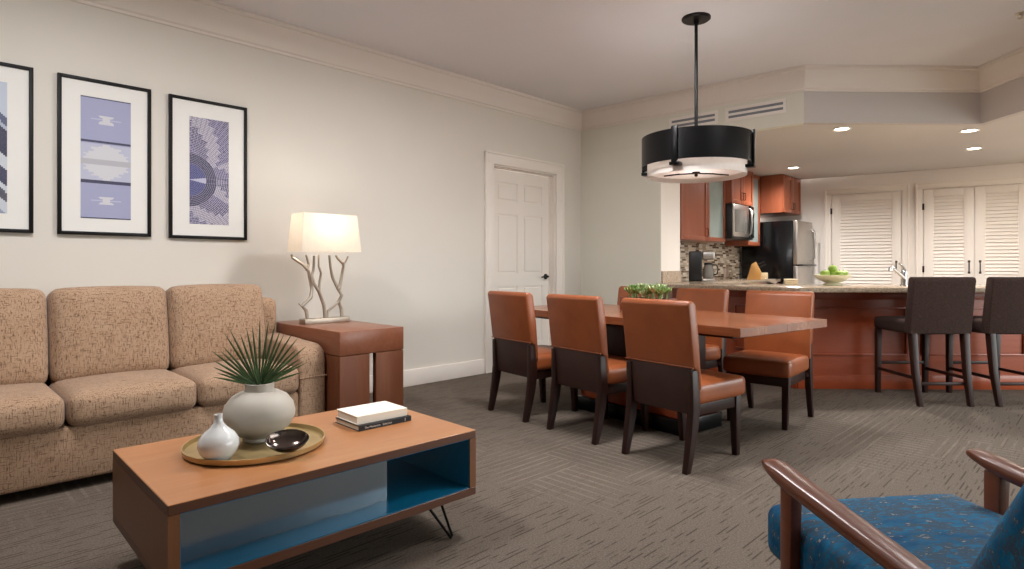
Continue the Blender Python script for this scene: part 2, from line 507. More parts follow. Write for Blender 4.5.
# crown moulding
prof = [(0, 2.735), (.014, 2.735), (.016, 2.752), (.030, 2.762), (.042, 2.80), (.062, 2.85), (.086, 2.893), (.090, 2.915), (.104, 2.919), (.108, 2.935), (.104, CEIL)]
pth = [C0 - uA * 14.2, C0, C1, C2, C3]
rings = [off(pth, d) for d, z in prof]
b = bmesh.new()
vs = [[b.verts.new((rings[j][i].x, rings[j][i].y, prof[j][1])) for j in range(len(prof))] for i in range(len(pth))]
for i in range(len(pth) - 1):
    for j in range(len(prof) - 1): b.faces.new((vs[i][j], vs[i + 1][j], vs[i + 1][j + 1], vs[i][j + 1]))
bmesh.ops.recalc_face_normals(b, faces=b.faces)
m = MB(); m._add(b); structure('trim_2', m, MT['crown'])
# baseboards
m = MB(); m.box(-14.2, DX0 - .125, -.018, -.0005, 0, .15, .004); m.box(DX1 + .125, -.02, -.018, -.0005, 0, .15, .004)
structure('baseboard_left', m, MT['trim'], MA)
m = MB(); m.box(.02, (PIER - C0).length - .01, -.018, -.0005, 0, .15, .004)
structure('baseboard_back', m, MT['trim'], frame2(C0.x, C0.y, math.atan2(vB.y, vB.x)))
# six-panel door in the left wall
d1 = bpy.data.objects.new('door_1', None); COL.objects.link(d1); d1.matrix_world = MA; struct(d1)
m = MB()
for a, c in ((DX0 - .12, DX0 + .005), (DX1 - .005, DX1 + .12)):
    m.box(a, c, -.024, .0, 0, DZ + .118, .006); 
    x0 = a if a < DX0 - .1 else c - .022
    m.box(x0, x0 + .022, -.034, -.02, 0, DZ + .118, .005)
m.box(DX0 - .12, DX1 + .12, -.0245, 0, DZ - .005, DZ + .12, .006); m.box(DX0 - .12, DX1 + .12, -.034, -.02, DZ + .098, DZ + .12, .005)
m.box(DX0 - .002, DX0 + .018, 0, .16, 0, DZ); m.box(DX1 - .018, DX1 + .002, 0, .16, 0, DZ); m.box(DX0, DX1, 0, .16, DZ - .018, DZ)
m.box(DX1 - .03, DX1 - .018, .05, .075, 0, DZ - .018); m.box(DX0 + .018, DX1 - .018, .05, .075, DZ - .03, DZ - .018)
m.build('door_frame', MT['trim'], d1)
m = MB(); L0, L1, Z0, Z1 = DX0 + .022, DX1 - .034, .01, DZ - .034
m.box(L0, L1, .085, .115, Z0, Z1)
W = L1 - L0; st = .115; mid = .10
px = [(L0 + st, L0 + (W - mid) / 2), (L0 + (W + mid) / 2, L1 - st)]
pz = [(.24, .88), (1.02, 1.66), (1.80, Z1 - .13)]
for a, c in ((L0, L0 + st), (L0 + (W - mid) / 2, L0 + (W + mid) / 2), (L1 - st, L1)): m.box(a, c, .075, .09, Z0, Z1)
zr = [Z0, .24, .88, 1.02, 1.66, 1.80, Z1 - .13, Z1]
for k in range(0, 8, 2):
    for a, c in px: m.box(a, c, .075, .09, zr[k], zr[k + 1])
for a, c in px:
    for z0, z1 in pz: m.box(a + .02, c - .02, .077, .087, z0 + .02, z1 - .02, .008, 1)
m.build('door_leaf', MT['trim'], d1)
m = MB(); hx0 = L1 - .06
m.lathe([(0, 0), (.032, 0), (.032, .008), (.012, .014), (.012, .045), (0, .045)], 20, T(hx0, .075, .98) @ R(PI / 2, 'X'))
m.tube([(hx0, .03, .98), (hx0 - .03, .028, .982), (hx0 - .11, .03, .975)], [.011, .01, .008], 8)
m.build('door_handle', MT['black'], d1)

# kitchen rear wall with louvred doors
KB0 = Vector((4.45, 8.98)); uK = Vector((.805, -.593)).normalized(); KB0 = KB0 + Vector((-uK.y, uK.x)) * .30
AK = math.atan2(uK.y, uK.x); MK = frame2(KB0.x, KB0.y, AK)
m = MB(); m.box(-1.0, 3.3, 0, .12, 0, 2.54); structure('wall_kitchen', m, MT['trim'], MK)
def louvre_door(name, x0, x1, leaves):
    d = bpy.data.objects.new(name, None); COL.objects.link(d); d.matrix_world = MK; struct(d)
    top = 2.165
    m = MB()
    m.box(x0 - .085, x0 - .006, -.028, 0, 0, top + .09, .005); m.box(x1 + .006, x1 + .085, -.028, 0, 0, top + .09, .005)
    m.box(x0 - .085, x1 + .085, -.0285, 0, top + .008, top + .09, .005)
    m.box(x0 - .09, x0 - .07, -.04, 0, 0, top + .095, .004); m.box(x0 - .09, x1 + .09, -.04, 0, top + .078, top + .096, .004); m.box(x1 + .07, x1 + .09, -.04, 0, 0, top + .095, .004)
    m.build('door_frame', MT['louv'], d)
    wd = (x1 - x0) / leaves
    for k in range(leaves):
        a, c = x0 + k * wd + .004, x0 + (k + 1) * wd - .004
        s_, lo, hi = .11, .2, top - .1
        m = MB()
        m.box(a, a + s_, -.022, -.002, .01, top, .003); m.box(c - s_, c, -.022, -.002, .01, top, .003)
        m.box(a + s_, c - s_, -.022, -.002, hi, top, .003); m.box(a + s_, c - s_, -.022, -.002, .01, lo, .003); 
        leaf = m.build('door_leaf', MT['louv'], d)
        m = MB(); z = lo + .02
        while z < hi - .01:
            m.box(a + s_, c - s_, -.031, .029, -.004, .004, M=T(0, -.004, z) @ R(math.radians(68), 'X')); z += .047
        m.build('louvre_slats', MT['louv'], d)
        hxp = c - .055 if (leaves == 1 or k == 0) else a + .055
        m = MB(); m.tube([(hxp, -.02, 1.02), (hxp, -.052, 1.03), (hxp, -.056, 1.09), (hxp, -.052, 1.15), (hxp, -.02, 1.16)], .008, 8)
        m.box(hxp - .014, hxp + .014, -.026, -.02, 1.0, 1.03, .003); m.box(hxp - .014, hxp + .014, -.026, -.02, 1.15, 1.18, .003)
        m.build('door_handle', MT['bronze'], d)
        hs = a - .006 if k == 0 else c + .006
        m = MB()
        for z in (.22, 1.06, 1.93): m.box(hs - .012, hs + .012, -.032, -.018, z - .045, z + .045, .003)
        m.build('hinge', MT['bronze'], d)
louvre_door('door_2', .255, 1.14, 1)
louvre_door('door_3', 1.40, 2.53, 2)
# kitchen left wall
uW = Vector((.685, .728)).normalized(); nW = Vector((uW.y, -uW.x)); AW = math.atan2(uW.y, uW.x)
W0 = Vector((1.76, 7.37)); MW = frame2(W0.x, W0.y, AW)       # x along the wall, -y out into the kitchen
m = MB(); m.box(-.6, 3.05, 0, .12, 0, 2.54); structure('wall_kitchen_left', m, MT['wall'], MW)
m = MB(); m.box(-.1, 2.55, -.012, -.0005, .915, 1.43); structure('wall_backsplash', m, MT['mosaic'], MW)
m = MB(); m.box(2.551, 2.585, -.016, -.0005, .915, 1.43); structure('trim_3', m, MT['trim'], MW)

# walls behind and to the right of the camera, with the windows that light the room
m = MB(); m.box(-10, RX, RY - .15, RY, 0, CEIL)
structure('wall_rear', m, MT['wall'])
m = MB(); m.box(RX, RX + .15, RY, -1.6, 0, 3.05); m.box(RX, RX + .15, 4.7, 8.2, 0, 3.05); m.box(RX, RX + .15, -1.6, 4.7, 2.3, 3.05); m.box(RX, RX + .15, -1.6, 4.7, 0, .08)
structure('wall_right', m, MT['wall'])
def window(name, M, W, z0, z1, n):
    m = MB()
    for k in range(n + 1): x = k * W / n; m.box(max(0, x - .03), min(W, x + .03), -.05, .03, z0, z1)
    m.box(0, W, -.05, .03, z0, z0 + .06); m.box(0, W, -.05, .03, z1 - .06, z1)
    f = m.build(name, MT['trim'], None, M); struct(f)
    m = MB(); m.box(.0, W, -.012, -.006, z0, z1); m.build('window_glass', MT['glasspane'], f)
window('window_1', T(RX + .06, 4.7, 0) @ R(-PI / 2), 6.3, .08, 2.3, 4)

# ------------------------------------------------------------------ light
wd = bpy.data.worlds.new('sky'); S.world = wd; wd.use_nodes = True
nt = wd.node_tree; nt.nodes.clear()
bg = nt.nodes.new('ShaderNodeBackground'); wo = nt.nodes.new('ShaderNodeOutputWorld')
tc = nt.nodes.new('ShaderNodeTexCoord'); sx = nt.nodes.new('ShaderNodeSeparateXYZ'); rp = nt.nodes.new('ShaderNodeValToRGB')
nt.links.new(tc.outputs['Generated'], sx.inputs[0]); nt.links.new(sx.outputs[2], rp.inputs[0]); nt.links.new(rp.outputs[0], bg.inputs[0]); nt.links.new(bg.outputs[0], wo.inputs[0])
el = rp.color_ramp.elements
el[0].position = 0.0; el[0].color = (.26, .25, .24, 1); el[1].position = .12; el[1].color = (1.0, 1.0, 1.0, 1)
SKY = 7.0
bg.inputs[1].default_value = SKY
def portal(name, M, w, h):
    l = bpy.data.lights.new(name, 'AREA'); l.shape = 'RECTANGLE'; l.size = w; l.size_y = h; l.cycles.is_portal = True
    o = bpy.data.objects.new(name, l); COL.objects.link(o); o.matrix_world = M
portal('window_portal', T(RX + .02, 1.55, 1.19) @ R(PI / 2, 'Z') @ R(PI / 2, 'X'), 6.3, 2.2)
def point(name, loc, watts, col, r=.04):
    l = bpy.data.lights.new(name, 'POINT'); l.energy = watts; l.color = col; l.shadow_soft_size = r
    o = bpy.data.objects.new(name, l); COL.objects.link(o); o.location = loc
def spot(name, loc, watts, col, ang=2.2, blend=.6, r=.06):
    l = bpy.data.lights.new(name, 'SPOT'); l.energy = watts; l.color = col; l.spot_size = ang; l.spot_blend = blend; l.shadow_soft_size = r
    o = bpy.data.objects.new(name, l); COL.objects.link(o); o.location = loc
WARM = (1.0, .96, .93)

# ------------------------------------------------------------------ pictures on the left wall
def print_mesh(x0, x1, z0, z1, y, nx, nz, fn):
    b = bmesh.new(); lay = b.loops.layers.float_color.new('Col')
    g = [[b.verts.new((x0 + (x1 - x0) * i / nx, y, z0 + (z1 - z0) * j / nz)) for i in range(nx + 1)] for j in range(nz + 1)]
    for j in range(nz):
        for i in range(nx):
            f = b.faces.new((g[j][i], g[j][i + 1], g[j + 1][i + 1], g[j + 1][i]))
            c = fn((i + .5) / nx, (j + .5) / nz)
            for lp in f.loops: lp[lay] = c
    me = bpy.data.meshes.new('print'); b.to_mesh(me); b.free(); me.materials.append(MT['printm'])
    o = bpy.data.objects.new('print', me); COL.objects.link(o); return o
NAVY, LAV, PALE, WHT = hx('2b2d4d'), hx('9fa3c4'), hx('b9bdd2'), hx('cfd0d6')
def art_blanket(u, v):
    if abs(v - .305) < .012 or abs(v - .635) < .012 or v > .992 or v < .008: return NAVY
    if .32 < v < .62:
        d = abs(v - .47)
        if d < .022: return hx('b4b4bc')
        st = math.floor((d - .022) / .016)
        lim = [.46, .40, .44, .34, .26, .30, .16, .08][min(7, max(0, st))]
        return WHT if abs(u - .5) < lim else PALE
    c = .15 if v < .31 else .82
    d = abs(v - c)
    if d < .035 and abs(u - .5) < (.07 + .09 * math.floor(d / .012) / 2): return WHT
    if d < .006 and .2 < u < .8: return PALE
    return LAV
def art_basket(u, v):
    # a coiled basket: dark rings round a small pale eye, then stepped wedges crossed by stitched arcs
    x = (u + .03) * .262; y = (v - .41) * .748
    r = math.hypot(x, y); a = math.degrees(math.atan2(y, x)) + 90
    arc = (r / .0115) % 1 < .34; ray = (a % 4.2) < 1.0
    if r < .185:
        if r < .115:
            if abs(a - 90) < 10: return hx('b9b9cf')
            return hx('6c6fa6') if arc else hx('3c3e70')
        return hx('8c88a8') if arc else hx('201e36')
    st = math.floor((r - .185) / .038); k = (a + (7 * st if int(a // 60) % 2 else -7 * st)) % 60
    if k < 22: return hx('6f6889') if arc else (hx('c6c3cd') if not ray else hx('a29eb2'))
    if arc: return hx('b7b3c6')
    if ray: return hx('7a74a0')
    return hx('2f2b4c') if k < 42 else hx('443e6c')
def art_bands(u, v):
    q = v + .35 * (u - .5)
    for z0, z1, c in ((.0, .10, 'b9c0cf'), (.10, .17, '8f98b0'), (.17, .26, 'c5ccd6'), (.26, .33, '4a4a58'), (.33, .38, 'c8cfd8'), (.38, .50, '2f3350'), (.50, .60, 'c9d0d8'), (.60, .80, '262a45'), (.80, .84, 'aab3c4'), (.84, .90, '4c5474'), (.90, 1.3, 'bcc7d6')):
        if z0 <= q < z1: return hx(c)
    return hx('bcc7d6')
def picture(sc, w, z0, z1, pw, pz0, pz1, fn, nx, nz, label):
    t = thing('framed_picture', label, 'picture', MA @ T(-sc, -.002, (z0 + z1) / 2), 'framed pictures on the sofa wall')
    h = (z1 - z0) / 2; zc = (z0 + z1) / 2; k = .021
    m = MB()
    m.box(-w / 2, -w / 2 + k, -.024, 0, -h, h, .002); m.box(w / 2 - k, w / 2, -.024, 0, -h, h, .002)
    m.box(-w / 2 + k, w / 2 - k, -.024, 0, h - k, h, .002); m.box(-w / 2 + k, w / 2 - k, -.024, 0, -h, -h + k, .002)
    m.build('frame', MT['frame'], t)
    MB().box(-w / 2 + k, w / 2 - k, -.014, -.002, -h + k, h - k).build('mat_board', MT['mat'], t)
    o = print_mesh(-pw / 2, pw / 2, pz0 - zc, pz1 - zc, -.0155, nx, nz, fn); o.parent = t
picture(5.487, .51, 1.291, 2.273, .27, 1.40, 2.16, art_bands, 30, 90, 'black framed picture of navy and pale blue bands, cut off by left edge')
picture(4.866, .503, 1.291, 2.273, .270, 1.396, 2.160, art_blanket, 40, 110, 'black framed picture of a lavender striped blanket weave above the sofa')
picture(4.247, .520, 1.288, 2.268, .262, 1.392, 2.140, art_basket, 90, 240, 'black framed picture of a dark purple round basket weave, nearest the lamp')

# ------------------------------------------------------------------ sofa
t = thing('sofa', 'three-seat tan tweed sofa against the left wall under the pictures', 'sofa', MA @ T(-4.925, 0, 0))
tw = MT['tweed']
m = MB(); m.box(-.885, .885, -.985, -.10, .05, .315, .02, 3); m.build('base', tw, t)
m = MB(); m.rbox((1.045, .12, .40), .05, (0, 0, .01), 10, T(0, -.20, .47)); m.build('back_frame', tw, t)
for s_ in (-1, 1):
    m = MB()
    prof_ = [(-1.0, .05), (-1.0, .50), (-.985, .555), (-.95, .585), (-.90, .598), (-.6, .612), (-.14, .625), (-.12, .05)]
    m.sideprism(prof_, -.09, .09, .022, 3, T(s_ * .965, 0, 0))
    o = m.build('arm', tw, t)
    m = MB(); m.tube([(s_ * .965 - .088, -1.001, .40), (s_ * .965 + .088, -1.001, .40)], .004, 6)
    m.tube([(s_ * .965 + s_ * .091, -1.0, .40), (s_ * .965 + s_ * .091, -.14, .40)], .004, 6)
    m.build('seam_welt', tw, o)
for k in range(3):
    x = (k - 1) * .588
    m = MB(); m.rbox((.292, .305, .082), .05, (.0, .012, .022), 12, T(x, -.715, .393) ); m.build('seat_cushion', tw, t)
    m = MB(); m.rbox((.290, .095, .262), .055, (.004, .035, .012), 12, T(x, -.415, .705) @ R(math.radians(-9), 'X')); m.build('back_cushion', tw, t)
for sx_ in (-1, 1):
    for y in (-.93, -.16):
        m = MB(); m.sq([(sx_ * .84, y, 0), (sx_ * .84, y, .06)], [.045, .055]); m.build('foot', MT['darkwood'], t)

# ------------------------------------------------------------------ end table beside the sofa
t = thing('end_table', 'reddish wood end table with slotted front, right of the sofa', 'side table', MA @ T(-3.62, -.65, 0))
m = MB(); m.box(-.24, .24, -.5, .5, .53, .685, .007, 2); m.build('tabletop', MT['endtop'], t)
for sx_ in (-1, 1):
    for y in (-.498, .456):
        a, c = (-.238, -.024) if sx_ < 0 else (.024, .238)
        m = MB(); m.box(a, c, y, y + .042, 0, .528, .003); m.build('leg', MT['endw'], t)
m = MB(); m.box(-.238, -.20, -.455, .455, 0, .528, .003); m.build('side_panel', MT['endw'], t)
# lamp
t = thing('table_lamp', 'silver branch table lamp with rectangular white shade on the end table', 'lamp', MA @ T(-3.62, -.506, .685))
m = MB(); m.box(-.175, .175, -.05, .05, 0, .036, .004); m.build('base', MT['nickel'], t)
def bp(*pts, r=.009, y=0):
    out = []
    for i, (a, b_) in enumerate(pts):
        px_ = 260 + a / 4.377; py_ = 200 + b_ / 4.377
        out.append(((px_ - 325.5) * 4.36 / 600 / .74, y + .012 * math.sin(i * 1.7), max(.028, .028 + (314.5 - py_) * 4.36 / 600)))
    return out
for p, r, y in ((((228, 503), (225, 460), (208, 440), (235, 405), (243, 370), (236, 320), (228, 290), (212, 266), (180, 235), (176, 222)), .0105, 0),
                (((229, 290), (238, 262), (226, 222)), .008, .02), (((208, 440), (200, 428)), .006, 0),
                (((285, 503), (282, 440), (262, 380), (243, 345), (240, 312), (246, 285), (244, 225)), .0105, -.015),
                (((262, 380), (266, 340), (268, 300), (258, 270), (262, 222)), .008, -.02),
                (((350, 503), (350, 460), (337, 430), (346, 400), (336, 370), (318, 320), (306, 270), (303, 222)), .0105, .01),
                (((293, 503), (300, 468), (318, 448), (335, 428)), .009, 0),
                (((336, 372), (346, 320), (350, 270), (345, 258), (330, 235), (326, 222)), .0095, -.01),
                (((348, 262), (360, 250), (366, 225)), .008, -.01)):
    pts = bp(*p, y=y)
    m = MB(); m.tube(pts, [r * (1.3 - .4 * i / (len(pts) - 1)) for i in range(len(pts))], 8); m.build('branch', MT['nickel'], t)
m = MB()
a, c = [(-.232, -.115), (.232, -.115), (.232, .115), (-.232, .115)], [(-.208, -.092), (.208, -.092), (.208, .092), (-.208, .092)]
zb, zt = .515, .785
for i in range(4):
    j = (i + 1) % 4
    m.poly([(*a[i], zb), (*a[j], zb), (*c[j], zt), (*c[i], zt)])
bmesh.ops.remove_doubles(m.bm, verts=m.bm.verts, dist=1e-5)
sh = m.build('shade', MT['shade'], t)
md = sh.modifiers.new('thick', 'SOLIDIFY'); md.thickness = .003
m = MB(); m.tube([(-.214, 0, .7), (.214, 0, .7)], .003, 6); m.build('rod', MT['nickel'], t)
m = MB(); m.lathe([(0, .59), (.015, .59), (.018, .62), (.03, .65), (.026, .68), (0, .69)], 16); m.build('bulb', MT['bulb'], t)
lp = (MA @ T(-3.62, -.506, 1.33)).translation
point('lamp_light', (lp.x, lp.y, lp.z + .07), 3.2, WARM, .04)

# ------------------------------------------------------------------ coffee table
TC = math.atan2(.694, .72)
MC = frame2(-.9656, 1.683, TC)      # x along the long open side, y back towards the sofa
LX, LY, ZB, ZT = 1.135, .72, .155, .42
t = thing('coffee_table', 'cherry wood coffee table with open teal compartment on hairpin legs', 'coffee table', MC)
k = .032
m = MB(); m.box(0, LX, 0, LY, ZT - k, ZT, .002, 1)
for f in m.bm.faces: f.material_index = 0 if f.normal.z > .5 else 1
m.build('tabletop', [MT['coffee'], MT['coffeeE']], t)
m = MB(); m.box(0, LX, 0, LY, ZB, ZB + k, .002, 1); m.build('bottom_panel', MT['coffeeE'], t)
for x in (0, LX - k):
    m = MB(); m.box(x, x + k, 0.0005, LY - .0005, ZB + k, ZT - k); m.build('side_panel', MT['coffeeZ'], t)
m = MB()
e = .003
m.box(k, LX - k, .006, LY - .006, ZB + k, ZB + k + e); m.box(k, LX - k, .006, LY - .006, ZT - k - e, ZT - k)
m.box(k, k + e, .006, LY - .006, ZB + k + e, ZT - k - e); m.box(LX - k - e, LX - k, .006, LY - .006, ZB + k + e, ZT - k - e)
m.build('compartment_lining', MT['teal'], t)
m = MB(); m.box(k + e, .79, .125, .145, ZB + k + e, ZT - k - e); m.build('divider_panel', MT['tealp'], t)
for x, y, dx, dy in ((.22, .10, -.05, -.05), (.965, .07, .055, -.05), (.24, LY - .16, -.05, .05), (LX - .16, LY - .14, .05, .05)):
    m = MB()
    f = (x + dx, y + dy, .006)
    m.tube([(x - .035, y, ZB), (f[0] - .006, f[1], .012), (f[0], f[1], .005), (f[0] + .006, f[1], .012), (x + .035, y, ZB)], .0055, 8)
    m.box(x - .05, x + .05, y - .02, y + .02, ZB - .004, ZB)
    m.build('hairpin_leg', MT['black'], t)
# tray and what stands on it
TR = (-.958, 2.246)
o = MB().lathe([(0, .001), (.232, .001), (.243, .006), (.247, .024), (.242, .0245), (.238, .009), (.228, .007), (0, .007)], 64).build('tray', MT['brass'], None, T(TR[0], TR[1], .42))
tag(o, 'round brass tray with raised rim on the coffee table', 'tray')
VX = (-.968, 2.30)
o = MB().lathe([(0, .0), (.058, .0), (.064, .006), (.060, .016), (.085, .028), (.118, .055), (.136, .09), (.138, .108), (.130, .14), (.105, .170), (.075, .185), (.058, .190), (.055, .197), (.056, .218), (.053, .2195), (.049, .216), (.048, .19), (.06, .17), (.1, .14), (.1, .06), (0, .03)], 56).build('vase', MT['ceramic'], None, T(VX[0], VX[1], .428) @ Matrix.Diagonal((.94, .94, 1, 1)))
tag(o, 'large round matte grey-beige vase holding a palm fan', 'vase')
# palm fan
t = thing('palm_frond', 'green fan palm frond standing in the round vase', 'plant', T(VX[0], VX[1], .428) @ R(math.radians(23)))
m = MB(); m.tube([(0, 0, .03), (.004, 0, .12), (0, 0, .215)], .006, 8); m.build('stem', MT['stem'], t)
m = MB()
rnd = random.Random(3)
n_ = 25
for i in range(n_):
    f = i / (n_ - 1) * 2 - 1
    a_ = f * math.radians(68) + rnd.uniform(-.02, .02)
    L_ = .245 - .085 * f * f + rnd.uniform(-.022, .015)
    base = Vector((.012 * math.sin(a_), .004 * rnd.uniform(-1, 1), .205)); d = Vector((math.sin(a_), .12 * rnd.uniform(-1, 1) - .10 * (1 - abs(f)), math.cos(a_) * .97)).normalized()
    side = Vector((math.cos(a_), 0, -math.sin(a_))); nrm = Vector((0, -1, 0))
    bb = bmesh.new(); rows = []
    for q_ in range(7):
        s_ = q_ / 6; w_ = .0044 * (math.sin(PI * min(1, .12 + s_ * .62)) ** .8) * (1 - s_ ** 4) + .0004
        c_ = base + d * L_ * s_ + Vector((0, 0, -.008 * s_ * s_ * abs(f))) + Vector((0, -.015 * s_ * s_, 0))
        rows.append([bb.verts.new(c_ - side * w_), bb.verts.new(c_ + nrm * w_ * .55), bb.verts.new(c_ + side * w_)])
    for r0, r1 in zip(rows, rows[1:]):
        for j in range(2): bb.faces.new((r0[j], r0[j + 1], r1[j + 1], r1[j]))
    m._add(bb)
o = m.build('leaf_fan', MT['leaf'], t, None, 1.2)
md = o.modifiers.new('thick', 'SOLIDIFY'); md.thickness = .0012
BV = (-1.010, 2.065)
o = MB().lathe([(0, 0), (.036, 0), (.041, .005), (.058, .025), (.066, .048), (.064, .07), (.05, .092), (.028, .11), (.016, .126), (.0125, .145), (.0135, .155), (.0105, .155), (.009, .14), (.02, .10), (.03, .05), (0, .02)], 48).build('bud_vase', MT['glaze'], None, T(BV[0], BV[1], .428))
tag(o, 'small glossy white teardrop bud vase on the brass tray', 'vase')
t = thing('bowl', 'small dark bronze oval bowl lying tilted on the brass tray', 'bowl', T(-.795, 2.12, .4285) @ R(math.radians(27)))
Mb = T(0, 0, .016) @ Matrix.Scale(.92, 4) @ R(math.radians(24), 'X') @ Matrix.Scale(.8, 4, (0, 0, 1))
m = MB(); m.lathe([(0, .002), (.03, .002), (.05, .012), (.066, .032), (.073, .052), (.070, .053)], 40, T(0, 0, .007) @ Mb, 0, 1.08, .80); m.build('shell', MT['bowl'], t)
m = MB(); m.lathe([(.070, .053), (.062, .035), (.045, .018), (.025, .010), (0, .008)], 40, T(0, 0, .007) @ Mb, 0, 1.08, .80); m.build('inside', MT['bowlin'], t)['label'] = 'shiny pewter inside'
# books
AB = math.atan2(.18, .184)
def book(name, label, x, y, z, w, d, h, ang, cover, spine_front, ct=.0025):
    t = thing(name, label, 'book', T(x, y, z) @ R(ang), 'books on the coffee table')
    m = MB(); m.box(0, w, 0, d, 0, ct, .001, 1); m.box(0, w, 0, d, h - ct, h, .001, 1); m.box(0, w, 0, .004, ct, h - ct); m.build('cover', cover, t)
    m = MB(); m.box(.004, w - .004, .004, d - .005, ct, h - ct); m.build('pages', MT['paper'], t)
    return t
bk_ = book('book', 'black hardcover book with white spine lettering under the cream book', -.622, 2.44, .42, .255, .20, .022, AB, MT['bookblk'], True)
def lettering(txt, size, M, parent, mat, align='LEFT'):
    cu = bpy.data.curves.new('lettering', 'FONT'); cu.body = txt; cu.size = size; cu.align_x = align; cu.extrude = .0002
    tmp = bpy.data.objects.new('tmp_text', cu); COL.objects.link(tmp)
    dg = bpy.context.evaluated_depsgraph_get(); me = bpy.data.meshes.new_from_object(tmp.evaluated_get(dg))
    bpy.data.objects.remove(tmp); bpy.data.curves.remove(cu)
    me.materials.clear(); me.materials.append(mat)
    o = bpy.data.objects.new('lettering', me); COL.objects.link(o); o.parent = parent; o.matrix_local = M
    return o
lettering('The Modernist   Selection', .0125, T(.025, -.0004, .0065) @ R(PI / 2, 'X'), bk_, MT['white'])
m = MB(); m.box(.222, .2245, -.0006, 0, .004, .018); m.build('spine_mark', MT['white'], bk_)
book('book', 'thick cream book lying on top of the black book', -.634, 2.457, .442, .24, .185, .034, AB - .03, MT['cream'], False)

# ------------------------------------------------------------------ dining set
AR = math.radians(-53.13)
rD = Vector((.6, -.8)); qD = Vector((.8, .6))
def make_chair():
    t = thing('dining_chair', '', 'chair', T(), 'rust leather chairs around the dining table')
    # front is -y; the back leans out above the seat
    yb = lambda z: .195 + max(0, z - .40) * .14
    m = MB(); m.rbox((.230, .232, .058), .03, (0, .006, .010), 8, T(0, -.035, .405)); m.build('seat', MT['leather'], t)
    m = MB(); m.box(-.205, .205, -.235, .175, .285, .362, .006); m.build('seat_frame', MT['darkwood'], t)
    front = [(yb(.46) - .035, .43), (yb(.7) - .045, .70), (yb(.90) - .045, .890), (yb(.9) - .02, .910), (yb(.9) + .012, .910), (yb(.9) + .028, .890), (yb(.7) + .028, .70), (yb(.555) + .03, .556), (yb(.5) - .005, .53), (yb(.45) - .005, .43)]
    m = MB(); m.sideprism(front, -.238, .238, .016, 3); m.build('backrest', MT['leather'], t)
    m = MB(); m.sideprism([(yb(.33) - .02, .30), (yb(.33) + .028, .30), (yb(.55) + .026, .553), (yb(.55) - .002, .553)], -.222, .222, .008, 2); m.build('back_panel', MT['darkpanel'], t)
    m = MB(); m.tube([(-.236, yb(.556) + .029, .556), (.236, yb(.556) + .029, .556)], .005, 6); m.build('welt', MT['leather'], t)
    for s_ in (-1, 1):
        m = MB(); m.sq([(s_ * .185, -.222, 0), (s_ * .188, -.212, .20), (s_ * .19, -.208, .36)], [(.034, .034), (.044, .044), (.048, .048)], .004); m.build('leg', MT['darkwood'], t)
        m = MB(); m.sq([(s_ * .214, .275, 0), (s_ * .215, .252, .10), (s_ * .215, .228, .22), (s_ * .215, .212, .34), (s_ * .215, yb(.54) + .008, .54)], [(.034, .036), (.038, .046), (.042, .056), (.042, .062), (.036, .05)], .004); m.build('leg', MT['darkwood'], t)
    return t
near = math.radians(126.87)
ch0 = make_chair()
CH = [
 ((.798, 3.338), 1, 'rust leather dining chair with its back to us, nearest the camera'),
 ((.390, 3.866), 1, 'rust leather dining chair in the middle of the near row, back to us'),
 ((-.026, 4.396), 1, 'rust leather dining chair at the white panel door end, back to us'),
 ((2.01, 4.505), -1, 'rust leather dining chair facing us across the table at its right end'),
 ((1.60, 5.03), -1, 'rust leather dining chair facing us across the table, in front of the coffee maker'),
 ((1.19, 5.555), -1, 'rust leather dining chair mostly hidden behind the succulent planter'),
]
for i, ((x, y), side, lab) in enumerate(CH):
    c = ch0 if i == 0 else copy_tree(ch0)
    p = Vector((x, y)) + qD * .265 * side
    a_ = near if side > 0 else AR
    if i == 3: p = Vector((x, y)) - Vector((.66, .75)) * .265; a_ = math.radians(-41.3)
    c.matrix_world = T(p.x, p.y, 0) @ R(a_)
    c['label'] = lab
# table: frame x along the length (towards us), y across to the far side
e_ = Vector((1.61, 3.51)) - rD * 1.06
MD = frame2(e_.x, e_.y, AR)
t = thing('dining_table', 'rectangular plank dining table on a boxed pedestal', 'dining table', MD)
m = MB()
for k_ in range(4):
    m.box(-1.06, 1.06, -.48 + k_ * .24 + .0006, -.48 + (k_ + 1) * .24 - .0006, .71, .76, .0012, 1)
m.box(-1.055, 1.055, -.475, .475, .712, .757)
m.build('tabletop', MT['walnutX'], t)
m = MB(); m.box(-.95, .95, -.38, .38, .685, .71, .003); m.build('apron', MT['darkwood'], t)
m = MB(); m.box(-.40, .40, -.15, .15, .36, .69, .006); m.build('column', MT['darkwood'], t)  # dark wood here carries the shade under the tabletop
m = MB(); m.box(-.48, .46, -.20, .20, .10, .36, .012, 2); m.build('pedestal', MT['cherryX'], t)
m = MB(); m.box(-.50, .48, -.22, .22, 0, .10, .006); m.build('plinth', MT['black'], t)
